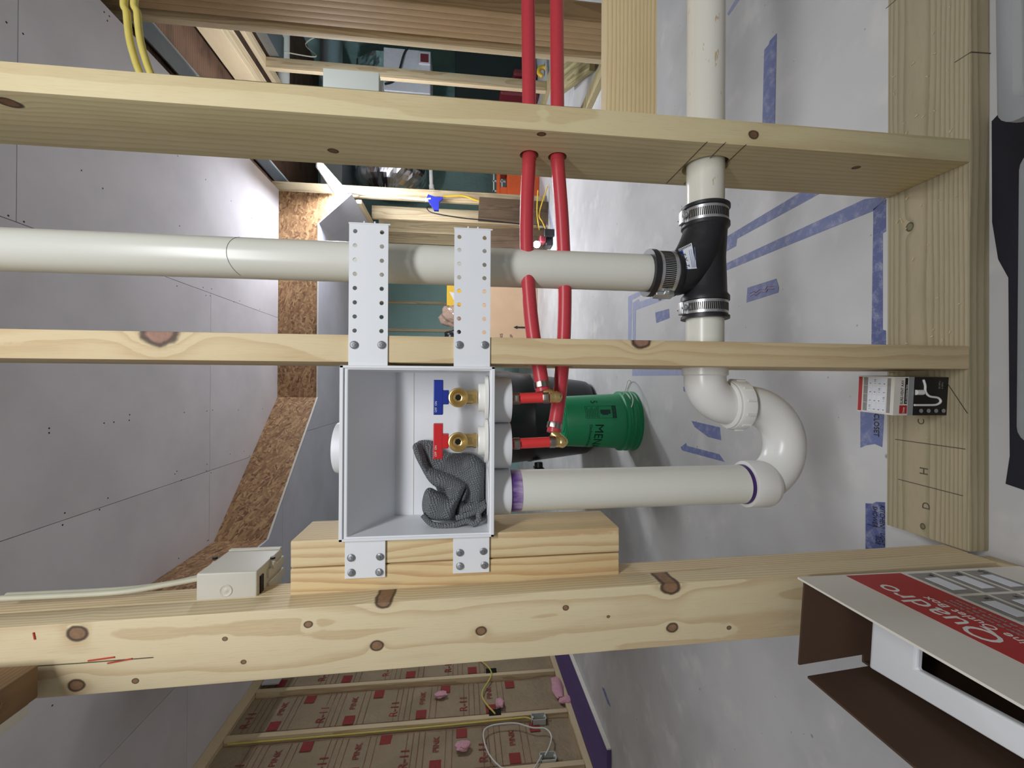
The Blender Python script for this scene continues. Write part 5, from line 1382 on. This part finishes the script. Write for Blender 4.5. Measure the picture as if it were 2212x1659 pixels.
o = MB().cyl((w0_[0] - .1, 4.9, w0_[2]), (w1_[0] + .6, 4.9, w1_[2]), .062, n=28).obj('white_pipe', M['pvc'], None, True); tag(o, 'thick white pipe crossing high beyond the partition', 'pipe')
d0 = (3.6451, 5.2, 2.3972)
o = MB().cyl((d0[0] - .1, 5.22, d0[2]), (4.55, 5.22, d0[2]), .12, n=32).obj('round_duct', M['sheet_metal'], None, True); tag(o, 'round grey metal duct near the white pipe beyond partition', 'duct')
for k in range(1):
    cable('thin_wire', [(3.12, 4.3, 2.66 - .02 * k), (3.3658, 4.6, 2.738), (3.45, 4.75, 2.42 - .07 * k), (3.6123, 4.8, 2.5406), (3.75, 4.8, 2.36 + .05 * k)], .006, 'beige_cable', 'loose thin wire looping past the thick white pipe', 'wire', 6, 6)
r1 = (3.3967, 4.6, 0.0085008)
hk = MB().tube(spline([(3.3452, 4.6, 0.023482), (3.3767, 4.6, 0.06427), (3.4277, 4.6, 0.054393), (3.4423, 4.6, 0.003655), (3.3866, 4.6, -0.04758), (3.3403, 4.6, -0.093778)], 6), .022, 12).obj('hook_tool', M['yellow'], None, True)
tag(hk, 'yellow hooked tool handle between the two red pipes', 'tool')
a0 = (3.3799, 4.9, 0.43342)
o = bx('red_machine', (a0[0] - .05, 4.9, .001), (a0[0] + .03, 5.2, a0[2] + .02), M['maroon'], None, .02); tag(o, 'dark red tool on the floor behind the partition, by the first red pipe', 'tool')
a1 = (3.6601, 4.9, 0.25939)
o = bx('red_machine', (a1[0] - .03, 5.0, .001), (a1[0] + .05, 5.28, a1[2] + .03), M['maroon'], None, .02); tag(o, 'red tool on the floor high between the partition studs', 'tool')
o = bx('dark_backdrop', (3.1, 5.35, .001), (4.55, 6.3, .98), M['black_plastic'], None, .02); tag(o, 'black block painting in the darkness low beyond the partition', 'cabinet')  # added black block standing in for the unlit end of the utility room
for i, (dx, lab) in enumerate(((0, 'greenish board leaning by the post, leftmost of three'), (.07, 'greenish board leaning by the post, middle of three'), (.14, 'greenish board leaning by the post, rightmost of three'))):
    p_a = Vector((2.08 + dx * .9, 2.70 - dx * .9, .045)); p_b = Vector((2.36 + dx * 1.5, 3.35 - dx * .5, .10))
    d = (p_b - p_a); q = d.to_track_quat('Z', 'Y').to_euler()
    o = lumber('leaning_board', (p_a + p_b) / 2, (.089, .0381, d.length), M['treated_z'], rot=q)
    tag(o, lab, 'board', 'boards leaning by the post')

# ---------------------------------------------------------------- electrical things on the insulated wall
def wall_box(q, label, empty):
    t = thing('outlet_mount', label, 'electrical box', (XW, q[1], q[2]))
    y, z = q[1], q[2]; hy, hz = .034, .052
    mb = MB()
    for a, b in (((y - hy, z - hz), (y - hy + .004, z + hz)), ((y + hy - .004, z - hz), (y + hy, z + hz)), ((y - hy, z - hz), (y + hy, z - hz + .004)), ((y - hy, z + hz - .004), (y + hy, z + hz))):
        mb.box((XW - .05, a[0], a[1]), (XW + .012, b[0], b[1]))
    mb.obj('shell', M['grey_box'], t)
    bx('back', (XW - .05, y - hy, z - hz), (XW - .046, y + hy, z + hz), M['grey_box'], t)
    for s_ in (-1, 1): bx('screw_tab', (XW - .0, y - .008, z + s_ * .044 - .006), (XW + .011, y + .008, z + s_ * .044 + .006), M['grey_box'], t)
    return t
e1_ = (-2.42, 3.1557, 0.29812); wall_box((XW, 3.18 - .054, e1_[2]), 'white outlet box on the middle stud of the insulated wall', 1)
e2_ = (-2.42, 2.7972, 0.29668); wall_box((XW, 2.73 + .056, e2_[2]), 'white outlet box on the nearest stud of the insulated wall', 1)
cable('cable', [(XW - .01, 3.13, e1_[2] + .054), (XW - .004, 3.145, e1_[2] + .10), (XW - .012, 3.153, e1_[2] + .22), (XW - .020, 3.153, .95), (XW - .024, 3.153, 1.4), (XW - .026, 3.154, 2.0), (XW - .026, 3.154, 2.44)], .006, 'yellow_cable', 'yellow cable stapled down the middle stud of the insulated wall')
cable('cable', [(XW + .006, 3.19, (-2.43, 3.212, 0.61233)[2]), (XW + .004, 3.4, .70), (XW + .006, 3.65, (-2.43, 3.6833, 0.60851)[2]), (XW - .002, 3.9, .72), (XW - .004, 4.08, .72)], .006, 'yellow_cable', 'yellow cable crossing level between studs of the insulated wall')
cable('cable', [(XW + .014, 2.786, e2_[2] + .02), (-2.41, 2.8485, 0.27392), (-2.41, 2.9298, 0.24441), (-2.41, 2.9974, 0.27333), (-2.41, 3.0154, 0.36258), (-2.41, 3.0638, 0.46155), (-2.41, 3.0737, 0.55341), (-2.41, 3.0634, 0.65316), (-2.41, 3.0196, 0.70442), (-2.41, 2.9214, 0.70304), (-2.41, 2.8082, 0.66986), (-2.41, 2.7076, 0.5892), (-2.41, 2.6599, 0.44962), (XW + .014, 2.79, e2_[2] + .04)], .005, 'white_cable', 'white cable loop hanging on the insulated wall')
